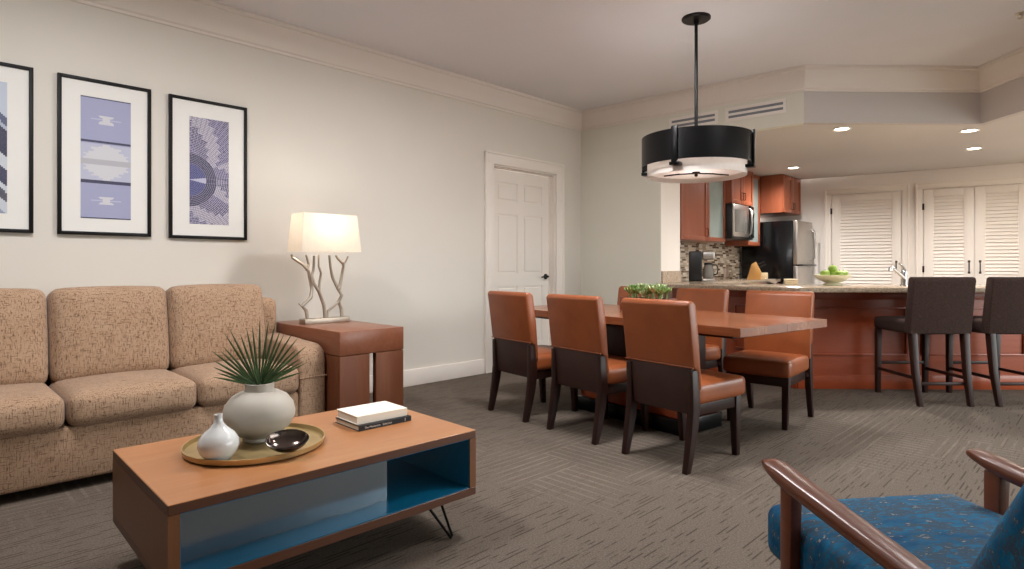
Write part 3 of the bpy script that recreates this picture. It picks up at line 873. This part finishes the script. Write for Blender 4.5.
# planter with succulents
MP = MD @ T(-.02, .04, .7605)
t = thing('planter', 'long wooden planter box of green succulents on the dining table', 'planter', MP)
m = MB(); w_, d_, h_, k_ = .205, .075, .105, .012
m.box(-w_, w_, -d_, d_, 0, k_); m.box(-w_, w_, -d_, -d_ + k_, k_, h_, .003); m.box(-w_, w_, d_ - k_, d_, k_, h_, .003); m.box(-w_, -w_ + k_, -d_ + k_, d_ - k_, k_, h_); m.box(w_ - k_, w_, -d_ + k_, d_ - k_, k_, h_)
m.build('box', MT['planter'], t)
m = MB(); m.box(-w_ + k_, w_ - k_, -d_ + k_, d_ - k_, k_, .088); m.build('soil', plain('soil', '4a3b2e', .95, var=.3, vs=60), t)
rnd = random.Random(11)
def rosette(R_, Hh, n, mat_leaf, nm):
    m = MB()
    for i in range(n):
        ring = i / n; a_ = i * 2.4; tilt = .2 + .95 * ring
        L_ = R_ * (.45 + .55 * ring); d = Vector((math.cos(a_) * math.sin(tilt), math.sin(a_) * math.sin(tilt), math.cos(tilt)))
        sd = Vector((-math.sin(a_), math.cos(a_), 0)); up_ = d.cross(sd)
        bb = bmesh.new(); st_ = Vector((0, 0, Hh)); rows = []
        for s_, w_2 in ((0, .25), (.35, .8), (.7, .9), (1, .06)):
            c_ = st_ + d * L_ * s_ + Vector((0, 0, .25 * L_ * s_ * s_)); hw = R_ * .20 * w_2; th = R_ * .07 * (1 - .7 * s_)
            rows.append([bb.verts.new(c_ - sd * hw), bb.verts.new(c_ - up_ * th), bb.verts.new(c_ + sd * hw), bb.verts.new(c_ + up_ * th)])
        for r0, r1 in zip(rows, rows[1:]):
            for j in range(4): bb.faces.new((r0[j], r0[(j + 1) % 4], r1[(j + 1) % 4], r1[j]))
        bb.faces.new(rows[0][::-1]); bb.faces.new(rows[-1]); bmesh.ops.recalc_face_normals(bb, faces=bb.faces)
        m._add(bb)
    m.tube([(0, 0, -.035), (0, 0, Hh + .01)], R_ * .10, 6)
    return m.build(nm, mat_leaf, None, None, 1.2)
spots = [(-.19, -.02), (-.15, .03), (-.09, -.025), (-.03, .025), (.03, -.02), (.09, .03), (.15, -.02), (.19, .02), (-.19, .035), (.0, -.04), (.12, -.045), (-.13, -.045), (.19, -.035), (-.06, .0), (.06, .0), (.0, .045), (-.17, .0), (.16, .0)]
protos = []
for i, (x, y) in enumerate(spots):
    if i < 3:
        o = rosette(.062, .02, 22, MT['succ' if i != 1 else 'succ2'], 'succulent'); protos.append(o)
    else:
        o = protos[rnd.randrange(3)].copy(); COL.objects.link(o)
    x *= .82; sc_ = rnd.uniform(.9, 1.2)
    o.parent = t; o.matrix_local = T(x, y, .098 + (rnd.uniform(.025, .045) if abs(y) < .01 else rnd.uniform(0, .02))) @ R(rnd.uniform(0, 6)) @ Matrix.Scale(sc_, 4)

# ------------------------------------------------------------------ pendant
t = thing('pendant_light', 'black banded drum pendant hanging on a rod above the dining table', 'lamp', T(1.375, 4.48, 0))
m = MB(); m.lathe([(0, CEIL), (.105, CEIL), (.105, CEIL - .012), (.095, CEIL - .02), (.02, CEIL - .024), (.018, CEIL - .05), (0, CEIL - .05)], 40); m.build('canopy', MT['black'], t)
m = MB(); m.tube([(0, 0, CEIL - .03), (0, 0, 1.95)], .0125, 12); m.build('rod', MT['black'], t)
m = MB(); m.lathe([(.392, 1.84), (.398, 1.84), (.398, 2.056), (.392, 2.056), (.392, 1.84)], 80); m.build('band', MT['black'], t)
m = MB(); m.lathe([(.356, 2.03), (.356, 1.764), (.350, 1.764), (.350, 1.80), (0, 1.802)], 80); o = m.build('drum_shade', MT['drum'], t)
md = o.modifiers.new('thick', 'SOLIDIFY'); md.thickness = .003
for a_ in (-128, -32, 58, 148):
    Mr = R(math.radians(a_))
    m = MB(); m.box(.396, .414, -.022, .022, 1.80, 2.068, .003, M=Mr); m.box(.352, .414, -.036, .036, 1.80, 1.822, .003, M=Mr); m.box(.0, .41, -.006, .006, 2.02, 2.034, M=Mr); m.build('bracket', MT['black'], t)
m = MB(); m.tube([(-.235, 0, 1.772), (-.12, 0, 1.784), (0, 0, 1.789), (.12, 0, 1.784), (.235, 0, 1.772)], .011, 8, M=R(math.radians(-6)), flat=.5); m.build('cross_bar', MT['bronze'], t)
m = MB(); m.lathe([(0, 1.762), (.01, 1.766), (.014, 1.774), (.012, 1.782), (.028, 1.788), (.03, 1.799), (0, 1.799)], 20); m.build('finial', MT['bronze'], t)
point('pendant_glow', (1.375, 4.48, 1.92), 5.0, (1, .97, .97), .06)

# ------------------------------------------------------------------ armchair in the corner
MX = T(1.053, 1.258, 0) @ R(math.radians(188))
t = thing('armchair', 'wood-armed armchair in mottled blue fabric, bottom right corner', 'armchair', MX)
m = MB(); m.rbox((.298, .36, .075), .04, (.0, .01, .018), 14, T(-.012, -.115, .36)); m.build('seat_cushion', MT['blue'], t)
m = MB(); m.rbox((.288, .065, .30), .035, (.0, .02, .01), 14, T(0, .30, .685) @ R(math.radians(-28), 'X')); m.build('back_cushion', MT['blue'], t)
for s_ in (-1, 1):
    x = s_ * .309
    b = bmesh.new(); rows = []
    for y, zt, th, hw in ((-.405, .572, .010, .014), (-.398, .576, .022, .024), (-.375, .577, .030, .031), (-.33, .573, .036, .034), (-.27, .566, .040, .034), (-.15, .555, .040, .033), (.05, .535, .038, .031), (.25, .515, .036, .030), (.42, .498, .034, .028), (.47, .493, .028, .024)):
        z0_ = zt - th + (.0 if y > -.35 else .004)
        ring = []
        for k_ in range(12):
            a_ = 2 * PI * k_ / 12; cx, cz = math.cos(a_), math.sin(a_)
            sgn = lambda v_: (abs(v_) ** .55) * (1 if v_ > 0 else -1)
            ring.append(b.verts.new((x + hw * sgn(cx), y, (zt + z0_) / 2 + (zt - z0_) / 2 * sgn(cz))))
        rows.append(ring)
    for r0, r1 in zip(rows, rows[1:]):
        for j in range(12): b.faces.new((r0[j], r0[(j + 1) % 12], r1[(j + 1) % 12], r1[j]))
    b.faces.new(rows[0][::-1]); b.faces.new(rows[-1]); bmesh.ops.recalc_face_normals(b, faces=b.faces)
    m = MB(); m._add(b); m.build('armrest', MT['arm'], t, None, .9)
    xp = x - s_ * .010
    m = MB(); m.sq([(xp, -.335, 0), (xp, -.325, .25), (xp, -.318, .54)], [(.026, .032), (.030, .042), (.034, .050)], .006); m.build('leg', MT['arm'], t)
    m = MB(); m.sq([(x, .42, 0), (x, .385, .25), (x, .36, .515)], [(.026, .032), (.032, .042), (.034, .046)], .006); m.build('leg', MT['arm'], t)
    m = MB(); m.box(x - .013, x + .013, -.33, .385, .255, .295, .005); m.build('side_rail', MT['arm'], t)
m = MB(); m.box(-.302, .302, -.345, -.322, .245, .295, .004); m.build('front_rail', MT['arm'], t)
m = MB(); m.box(-.302, .302, .36, .385, .245, .295, .004); m.build('rear_rail', MT['arm'], t)
m = MB(); m.box(-.27, .27, -.27, .36, .27, .298); m.build('seat_platform', MT['darkwood'], t)

# ------------------------------------------------------------------ bar, worktop and stools
BO = [Vector((1.574, 6.21)), Vector((2.425, 5.06)), Vector((RX - .002, 5.04))]
base_c = Vector((2.555, 5.375))
dirb = Vector((-.6, .8))
bl = base_c + dirb * 1.375
t = thing('bar_counter', 'cherry-panelled bar front under the granite counter', 'bar', T(base_c.x, base_c.y, 0))
loc = lambda p: Vector((p[0] - base_c.x, p[1] - base_c.y))
m = MB(); inn = .10
m.prism([loc(bl), loc(base_c), loc((RX - .01, 5.30)), loc((RX - .01, 5.42)), loc((base_c.x + .05, 5.50)), loc(bl + Vector((.09, .07)))], 0, .872); m.build('carcass', MT['cherryX'], t)
def panelled(M, L, n):
    m = MB(); m.box(0, L, -.014, .0, 0, .125, .004, M=M); m.build('plinth', MT['cherryX'], t)
    m = MB(); m.box(0, L, -.012, .0, .80, .871, .003, M=M); m.build('top_rail', MT['cherryX'], t)
    wdt = L / n
    for i in range(n):
        a, c, z0, z1 = i * wdt + .06, (i + 1) * wdt - .06, .30, .73
        m = MB(); r_ = .016
        for b0 in ((a, c, z0, z0 + r_), (a, c, z1 - r_, z1), (a, a + r_, z0, z1), (c - r_, c, z0, z1)): m.box(b0[0], b0[1], -.016, 0, b0[2], b0[3], .005, M=M)
        m.build('panel_moulding', MT['cherryX'], t)
panelled(R(math.atan2(-.8, .6)) @ T(-1.37, 0, 0), 1.37, 2)
panelled(R(math.atan2(5.30 - 5.375, RX - base_c.x)), RX - base_c.x - .02, 4)
# one continuous worktop: the bar and the return under the wall cabinets
wl = [BO[0], BO[1], BO[2], Vector((RX - .002, 6.05)), Vector((2.94, 6.05)), Vector((2.37, 6.81)), W0 + uW * -.02 + nW * .64 + nW * 0, W0 + uW * 2.44 + nW * .64, W0 + uW * 2.44 + nW * .013, W0 + uW * .02 + nW * .013, PIER2 + uA * .012, PIER + Vector((.012, -.012)), PIER + nA * .0 - vB * .10 - nB * .002]
wl[12] = PIER - vB * .06 + Vector((-nB.x, -nB.y)) * .004 if nB.dot(Vector((0, -1))) < 0 else PIER - vB * .06 + nB * .004
o = MB().prism(wl, .874, .914, .006, 2).build('worktop', MT['granite'], None)
tag(o, 'speckled beige granite worktop running along the bar and kitchen wall', 'worktop')
nE = Vector((uA.y, -uA.x))
m = MB()
m.prism([PIER + nE * .0015, PIER + uA * .40 + nE * .0015, PIER + uA * .40 + nE * .022, PIER + nE * .022], .9145, 1.045, .002, 1)
o = m.build('backsplash_block', MT['granite'], None); tag(o, 'short granite upstand against the white pier at the bar end', 'upstand')
# base cabinets under the return
t = thing('base_cabinet', 'cherry base cabinets under the kitchen wall worktop behind the bar', 'cabinet', MW)
m = MB(); m.box(.10, 2.42, -.60, -.015, .1, .873); m.build('body', MT['cherry'], t)
m = MB(); m.box(.10, 2.42, -.54, -.03, 0, .1); m.build('plinth', MT['black'], t)
for k_ in range(4):
    m = MB(); m.box(.11 + k_ * .58, .68 + k_ * .58, -.62, -.60, .12, .86, .004); m.build('door', MT['cherry'], t)
def stool(x, y, lab, first=None):
    if first is not None:
        c = copy_tree(first); c.matrix_world = T(x, y, 0) @ R(PI); c['label'] = lab; return c
    t = thing('bar_stool', lab, 'stool', T(x, y, 0) @ R(PI), 'upholstered bar stools at the bar')
    m = MB(); m.rbox((.232, .245, .055), .03, (0, .0, .012), 8, T(0, -.03, .61)); m.build('seat', MT['stoolfab'], t)
    m = MB(); m.sideprism([(.155, .56), (.235, .56), (.285, .98), (.280, 1.005), (.262, 1.012), (.225, 1.012), (.210, .995), (.16, .64)], -.245, .245, .02, 3); m.build('backrest', MT['stoolfab'], t)
    for s_ in (-1, 1):
        m = MB(); m.sq([(s_ * .205, -.245, 0), (s_ * .205, -.24, .56)], [.036, .044]); m.build('leg', MT['darkwood'], t)
        m = MB(); m.sq([(s_ * .198, .285, 0), (s_ * .203, .235, .26), (s_ * .207, .205, .58)], [(.036, .038), (.042, .048), (.046, .056)]); m.build('leg', MT['darkwood'], t)
        m = MB(); m.sq([(s_ * .203, -.222, .212), (s_ * .203, .22, .212)], [.02, .02]); 
        m = MB(); m.box(s_ * .203 - .011, s_ * .203 + .011, -.225, .225, .20, .225, .003); m.build('stretcher', MT['darkwood'], t)
    m = MB(); m.box(-.19, .19, -.25, -.228, .25, .275, .003); m.build('footrest', MT['darkwood'], t)
    m = MB(); m.box(-.19, .19, .222, .242, .155, .18, .003); m.build('stretcher', MT['darkwood'], t)
    return t
s1 = stool(3.385, 4.97, 'charcoal brown upholstered bar stool, whole, left of the two at the bar')
stool(4.0, 4.965, 'charcoal brown upholstered bar stool cut off by the right edge', s1)

# ------------------------------------------------------------------ kitchen
def cab(name, label, x0, x1, y0, z0, z1, doors, glass=()):
    t = thing(name, label, 'cabinet', MW @ T((x0 + x1) / 2, y0, z0), 'kitchen wall cabinets')
    w = (x1 - x0) / 2; d = -y0; h = z1 - z0
    m = MB(); m.box(-w, w, .0, d - .002, 0, h, .002); m.build('body', MT['cherry'], t)
    dw = 2 * w / doors
    for k_ in range(doors):
        a, c = -w + k_ * dw + .003, -w + (k_ + 1) * dw - .003
        m = MB(); st = .055
        m.box(a, a + st, -.022, -.001, .003, h - .003, .003); m.box(c - st, c, -.022, -.001, .003, h - .003, .003)
        m.box(a + st, c - st, -.022, -.001, .003, st, .003); m.box(a + st, c - st, -.022, -.001, h - st, h - .003, .003)
        if k_ not in glass: m.box(a + st, c - st, -.012, -.001, st, h - st)
        dr = m.build('door', MT['cherry'], t)
        if k_ in glass:
            m = MB(); m.box(a + st, c - st, -.012, -.006, st, h - st); m.build('glass_panel', MT['frost'], dr)['label'] = 'frosted glass panel'
        hxx = c - .028 if (doors == 1 or k_ == 0) else a + .028
        m = MB(); m.tube([(hxx, -.02, .06), (hxx, -.046, .065), (hxx, -.048, .11), (hxx, -.046, .155), (hxx, -.02, .16)], .005, 8); m.build('handle', MT['bronze'], dr)
    return t
cab('wall_cabinet', 'cherry wall cabinet with solid door beside the white pier', -.02, .69, -.33, 1.42, 2.435, 1)
cab('wall_cabinet', 'cherry wall cabinet with frosted glass door left of the microwave', .692, 1.225, -.33, 1.42, 2.435, 1, (0,))
cab('wall_cabinet', 'short two-door cherry cabinet above the microwave', 1.23, 1.97, -.41, 1.945, 2.435, 2)
cab('wall_cabinet', 'narrow cherry cabinet with frosted glass between microwave and fridge', 1.975, 2.43, -.33, 1.40, 2.435, 1, (0,))
cab('wall_cabinet', 'deep two-door cherry cabinet above the black-sided fridge', 2.44, 3.19, -.66, 1.885, 2.435, 2)
t = thing('microwave', 'stainless microwave with curved handle mounted under the short cabinet', 'microwave', MW @ T(1.24, -.43, 1.47))
m = MB(); m.box(0, .715, 0, .415, 0, .468, .004); m.build('body', MT['blackplast'], t)
m = MB(); m.box(0, .52, -.022, -.001, .03, .465, .006); dr = m.build('door', MT['steel'], t)
m = MB(); m.box(.05, .45, -.024, -.021, .09, .39, .002); m.build('window', MT['mwglass'], dr)
m = MB(); m.tube([(.535, -.02, .06), (.535, -.05, .09), (.535, -.062, .24), (.535, -.05, .40), (.535, -.02, .43)], .011, 10); m.build('handle', MT['steel'], dr)
m = MB(); m.box(.552, .715, -.018, -.001, .03, .465, .003); pn = m.build('control_panel', MT['blackgloss'], t)
m = MB(); m.box(.575, .69, -.0195, -.018, .36, .42); m.build('display', MT['mwglass'], pn)
t = thing('refrigerator', 'stainless fridge with black sides beyond the kitchen worktop', 'fridge', MW @ T(2.47, -.86, 0))
m = MB(); m.box(0, .68, .065, .80, .02, 1.76, .006); m.build('body', MT['blackgloss'], t)
m = MB(); m.box(.002, .678, 0, .06, 1.12, 1.76, .012, 3); u_ = m.build('door', MT['steel'], t)
m = MB(); m.box(.002, .678, 0, .06, .05, 1.105, .012, 3); l_ = m.build('door', MT['steel'], t)
m = MB(); m.tube([(.60, 0, 1.2), (.60, -.055, 1.22), (.60, -.055, 1.62), (.60, 0, 1.64)], .011, 8); m.build('handle', MT['steel'], u_)
m = MB(); m.tube([(-.01, -.01, 1.118), (.03, -.06, 1.118), (.64, -.06, 1.118), (.68, 0, 1.118)], .010, 8); m.build('handle', MT['black'], l_)
# coffee maker on the return
t = thing('coffee_maker', 'black and silver coffee maker with glass carafe by the mosaic backsplash', 'coffee maker', MW @ T(.46, -.34, .9145) @ R(math.radians(-62)))
m = MB(); m.box(-.115, .04, -.09, .11, .0, .37, .015, 3); m.build('housing', MT['blackplast'], t)
m = MB(); m.box(.041, .19, -.09, .09, .265, .37, .02, 3); m.build('brew_head', MT['steel'], t)
m = MB(); m.box(.041, .19, -.10, .10, 0, .03, .008); m.build('hot_plate', MT['steel'], t)
m = MB(); m.lathe([(0, .032), (.058, .032), (.070, .06), (.072, .12), (.056, .17), (.048, .195), (.052, .205), (.048, .206), (.044, .194), (.052, .168), (.067, .12), (.065, .06), (0, .04)], 32, T(.115, -.02, 0)); cf = m.build('carafe', MT['glass'], t)
m = MB(); m.lathe([(0, .205), (.05, .205), (.052, .222), (.02, .23), (0, .23)], 24, T(.115, -.02, 0)); m.build('lid', MT['blackplast'], cf)
m = MB(); m.tube([(.165, -.05, .20), (.21, -.075, .20), (.225, -.08, .15), (.215, -.075, .09), (.178, -.055, .08)], .010, 8); m.build('handle', MT['blackplast'], cf)
o = MB().box(1.93, 2.10, -.022, -.0125, .935, 1.065, .004, M=MW).build('outlet_plate', MT['plate'], None); tag(o, 'beige double outlet plate on the mosaic backsplash', 'outlet')
# knife block
t = thing('knife_block', 'tan wooden knife block with black handled knives before the fridge side', 'knife block', MW @ T(1.95, -.46, .9145) @ R(math.radians(-160)))
m = MB(); m.sideprism([(-.105, 0), (.075, 0), (.085, .10), (.015, .25), (-.045, .215)], -.055, .055, .006, 2); m.build('block', MT['kblock'], t)
dv = Vector((0, .40, .75)).normalized()
for i in range(5):
    x = -.034 + .017 * i; p = Vector((x, .05 - .018 * (i % 2), .17 + .04 * (i % 2)))
    m = MB(); m.tube([p, p + Vector((0, .06, .03)), p + Vector((0, .09, .04))], [.008, .009, .007], 8); m.build('knife_handle', MT['blackplast'], t)
t = MB().box(-.035, .035, -.05, .05, 0, .095, .006).build('wooden_box', plain('pale_wood', 'd8c29a', .5, var=.06), None, MW @ T(2.13, -.52, .9145) @ R(math.radians(-160)))
tag(t, 'small pale wooden box standing right of the knife block', 'box')
o = MB().lathe([(0, 0), (.04, 0), (.045, .006), (.062, .035), (.066, .052), (.063, .052), (.055, .03), (.035, .012), (0, .01)], 30).build('dish', MT['chrome'], None, T(2.68, 6.20, .9145)); tag(o, 'small silver dish at the back of the bar counter', 'dish')
m = MB()
for k_ in range(3): m.rbox((.065, .045, .009), .008, (0, 0, .001), 6, T(.002 * k_, .001 * k_, .009 + .018 * k_))
o = m.build('folded_cloth', MT['cloth'], None, T(2.84, 6.12, .9145) @ R(-.3)); tag(o, 'small folded cream cloth on the bar counter before the fridge', 'cloth')
# fruit bowl and apples
FB = (3.115, 5.83)
m = MB(); m.lathe([(0, 0), (.085, 0), (.088, .006), (.06, .016), (.055, .022), (.11, .045), (.152, .078), (.163, .098), (.158, .099), (.145, .08), (.10, .05), (.04, .032), (0, .03)], 48)
o = m.build('fruit_bowl', MT['bowlw'], None, T(FB[0], FB[1], .9145)); tag(o, 'pale footed fruit bowl of green apples on the bar', 'bowl')
def apple():
    m = MB(); m.lathe([(0, .008), (.012, .002), (.026, .006), (.038, .028), (.041, .046), (.035, .066), (.02, .076), (.008, .073), (0, .066)], 24)
    o = m.build('apple', MT['apple'], None); m = MB(); m.tube([(0, 0, .064), (.002, 0, .08), (.005, .002, .09)], .0018, 6); s_ = m.build('stem', MT['bronze'], o); return o
ap = None
for i, (x, y, z, lab) in enumerate(((-.088, -.035, .070, 'green apple at the left of the fruit bowl'), (.0, -.088, .068, 'green apple at the front centre of the fruit bowl'), (.088, -.035, .070, 'green apple at the right of the fruit bowl'),
                                    (-.05, .062, .066, 'green apple behind the left one in the fruit bowl'), (.05, .062, .066, 'green apple at the back right of the fruit bowl'), (.0, -.008, .118, 'green apple on top of the pile in the fruit bowl'))):
    if ap is None: ap = apple(); o = ap
    else: o = copy_tree(ap)
    o.matrix_world = T(FB[0] + x, FB[1] + y, .9145 + z - .004) @ R(i * 1.3) @ R(.25 * math.sin(i * 2), 'X')
    tag(o, lab, 'apple', 'apples in the fruit bowl')
# tap
t = thing('kitchen_tap', 'chrome pull-out kitchen tap on the bar counter left of the stools', 'tap', T(3.66, 5.60, .9145))
m = MB(); m.lathe([(0, 0), (.034, 0), (.034, .01), (.027, .014), (.027, .10), (.024, .14), (.018, .152), (0, .154)], 24); m.build('body', MT['chrome'], t)
m = MB(); m.tube([(-.01, -.01, .07), (-.05, -.03, .10), (-.12, -.06, .145), (-.165, -.08, .170), (-.18, -.088, .165), (-.186, -.09, .14)], [.018, .017, .015, .016, .017, .017], 12); m.build('spout', MT['chrome'], t)
m = MB(); m.tube([(0, 0, .15), (-.01, .0, .175), (-.045, .01, .215)], [.014, .010, .007], 10); m.build('lever', MT['chrome'], t)
# ------------------------------------------------------------------ vents, downlights, sprinkler
AV = math.atan2((C1 - C0).y, (C1 - C0).x); MV = frame2(C0.x, C0.y, AV)
def vent(x0, x1, lab):
    t = thing('air_vent', lab, 'vent', MV @ T(x0, -.0005, 2.565), 'air vents under the crown moulding')
    w = x1 - x0; h = .135
    m = MB(); m.box(0, w, -.010, 0, 0, .03, .002); m.box(0, w, -.010, 0, h - .03, h, .002); m.box(0, .03, -.010, 0, .03, h - .03); m.box(w - .03, w, -.010, 0, .03, h - .03); m.box(.03, w - .03, -.009, 0, .056, h - .056); m.build('frame', MT['vent'], t)
    m = MB(); m.box(.03, w - .03, -.003, -.0005, .03, h - .03); m.build('slots', MT['slot'], t)
vent(1.16, 1.70, 'white air vent partly behind the pendant band')
vent(1.78, 2.37, 'white air vent in full view right of the pendant rod')
for (x, y), lab in (((3.22, 5.86), 'recessed ceiling downlight left above the louvred doors'), ((4.52, 5.93), 'recessed ceiling downlight farther of the pair at right'), ((5.25, 6.82), 'recessed ceiling downlight nearest the double louvred doors'), ((3.82, 8.15), 'recessed ceiling downlight in front of the fridge cabinet')):
    t = thing('downlight', lab, 'ceiling light', T(x, y, KCEIL), 'recessed downlights in the kitchen ceiling')
    m = MB(); m.lathe([(.062, -.001), (.085, -.001), (.085, -.008), (.078, -.010), (.060, -.004), (.062, -.001)], 36); m.build('trim_ring', MT['trim'], t)
    m = MB(); m.lathe([(0, -.003), (.061, -.003), (.061, -.0015), (0, -.0015)], 30); m.build('lens', MT['down'], t)
    spot('downlight_beam', (x, y, KCEIL - .03), 84, WARM, 2.9, 1.0, .06)
t = thing('sprinkler', 'small metal ceiling sprinkler at the top right corner', 'sprinkler', T(3.73, 4.40, CEIL))
m = MB(); m.lathe([(0, 0), (.034, 0), (.034, -.004), (.018, -.012), (.010, -.014), (.008, -.035), (0, -.035)], 24); m.build('escutcheon', MT['nickel'], t)
m = MB(); m.lathe([(0, -.036), (.018, -.036), (.018, -.039), (0, -.039)], 20); m.build('deflector', MT['nickel'], t)
# an unseen fill lamp added at the right end to brighten the kitchen
t = thing('fill_lamp', 'added round fill lamp over the right end of the kitchen', 'ceiling light', T(6.15, 6.3, KCEIL))
m = MB(); m.lathe([(0, -.001), (.17, -.001), (.17, -.02), (.16, -.024), (0, -.024)], 40); m.build('base', MT['trim'], t)
m = MB(); m.lathe([(.155, -.024), (.15, -.05), (.11, -.085), (0, -.10)], 40); m.build('diffuser', MT['kdiff'], t)
# drum lamps added out of view on the living-room ceiling as fill light
def area(name, loc, watts, col, size):
    l = bpy.data.lights.new(name, 'AREA'); l.shape = 'DISK'; l.size = size; l.energy = watts; l.color = col
    o = bpy.data.objects.new(name, l); COL.objects.link(o); o.location = loc
for (x, y), lab, wt in (((-1.7, 2.3), 'added round fill lamp above the coffee table', 26), ((2.1, 2.9), 'added round fill lamp between the armchair and the dining table', 22), ((.5, 3.55), 'added round fill lamp between the sofa and the dining table', 36)):
    t = thing('fill_lamp', lab, 'ceiling light', T(x, y, CEIL), 'added fill lamps on the living room ceiling')
    m = MB(); m.lathe([(0, -.001), (.29, -.001), (.29, -.07), (.28, -.07), (.28, -.01), (0, -.01)], 48); m.build('drum', MT['trim'], t)
    m = MB(); m.lathe([(0, -.05), (.278, -.05), (.278, -.055), (0, -.055)], 48); m.build('diffuser', MT['dimlens'], t)
    area('fill_lamp_light', (x, y, CEIL - .075), wt, (1.0, .98, .98), .52)
EXPOSURE = 0.8
# ------------------------------------------------------------------ render view
S.view_settings.view_transform = 'Standard'; S.view_settings.look = 'None'
S.view_settings.exposure = EXPOSURE; S.view_settings.gamma = 1.0; S.view_settings.use_curve_mapping = False
S.cycles.use_denoising = True
S.cycles.max_bounces = 10; S.cycles.diffuse_bounces = 6; S.cycles.sample_clamp_indirect = 6.0
S.cycles.caustics_reflective = False; S.cycles.caustics_refractive = False
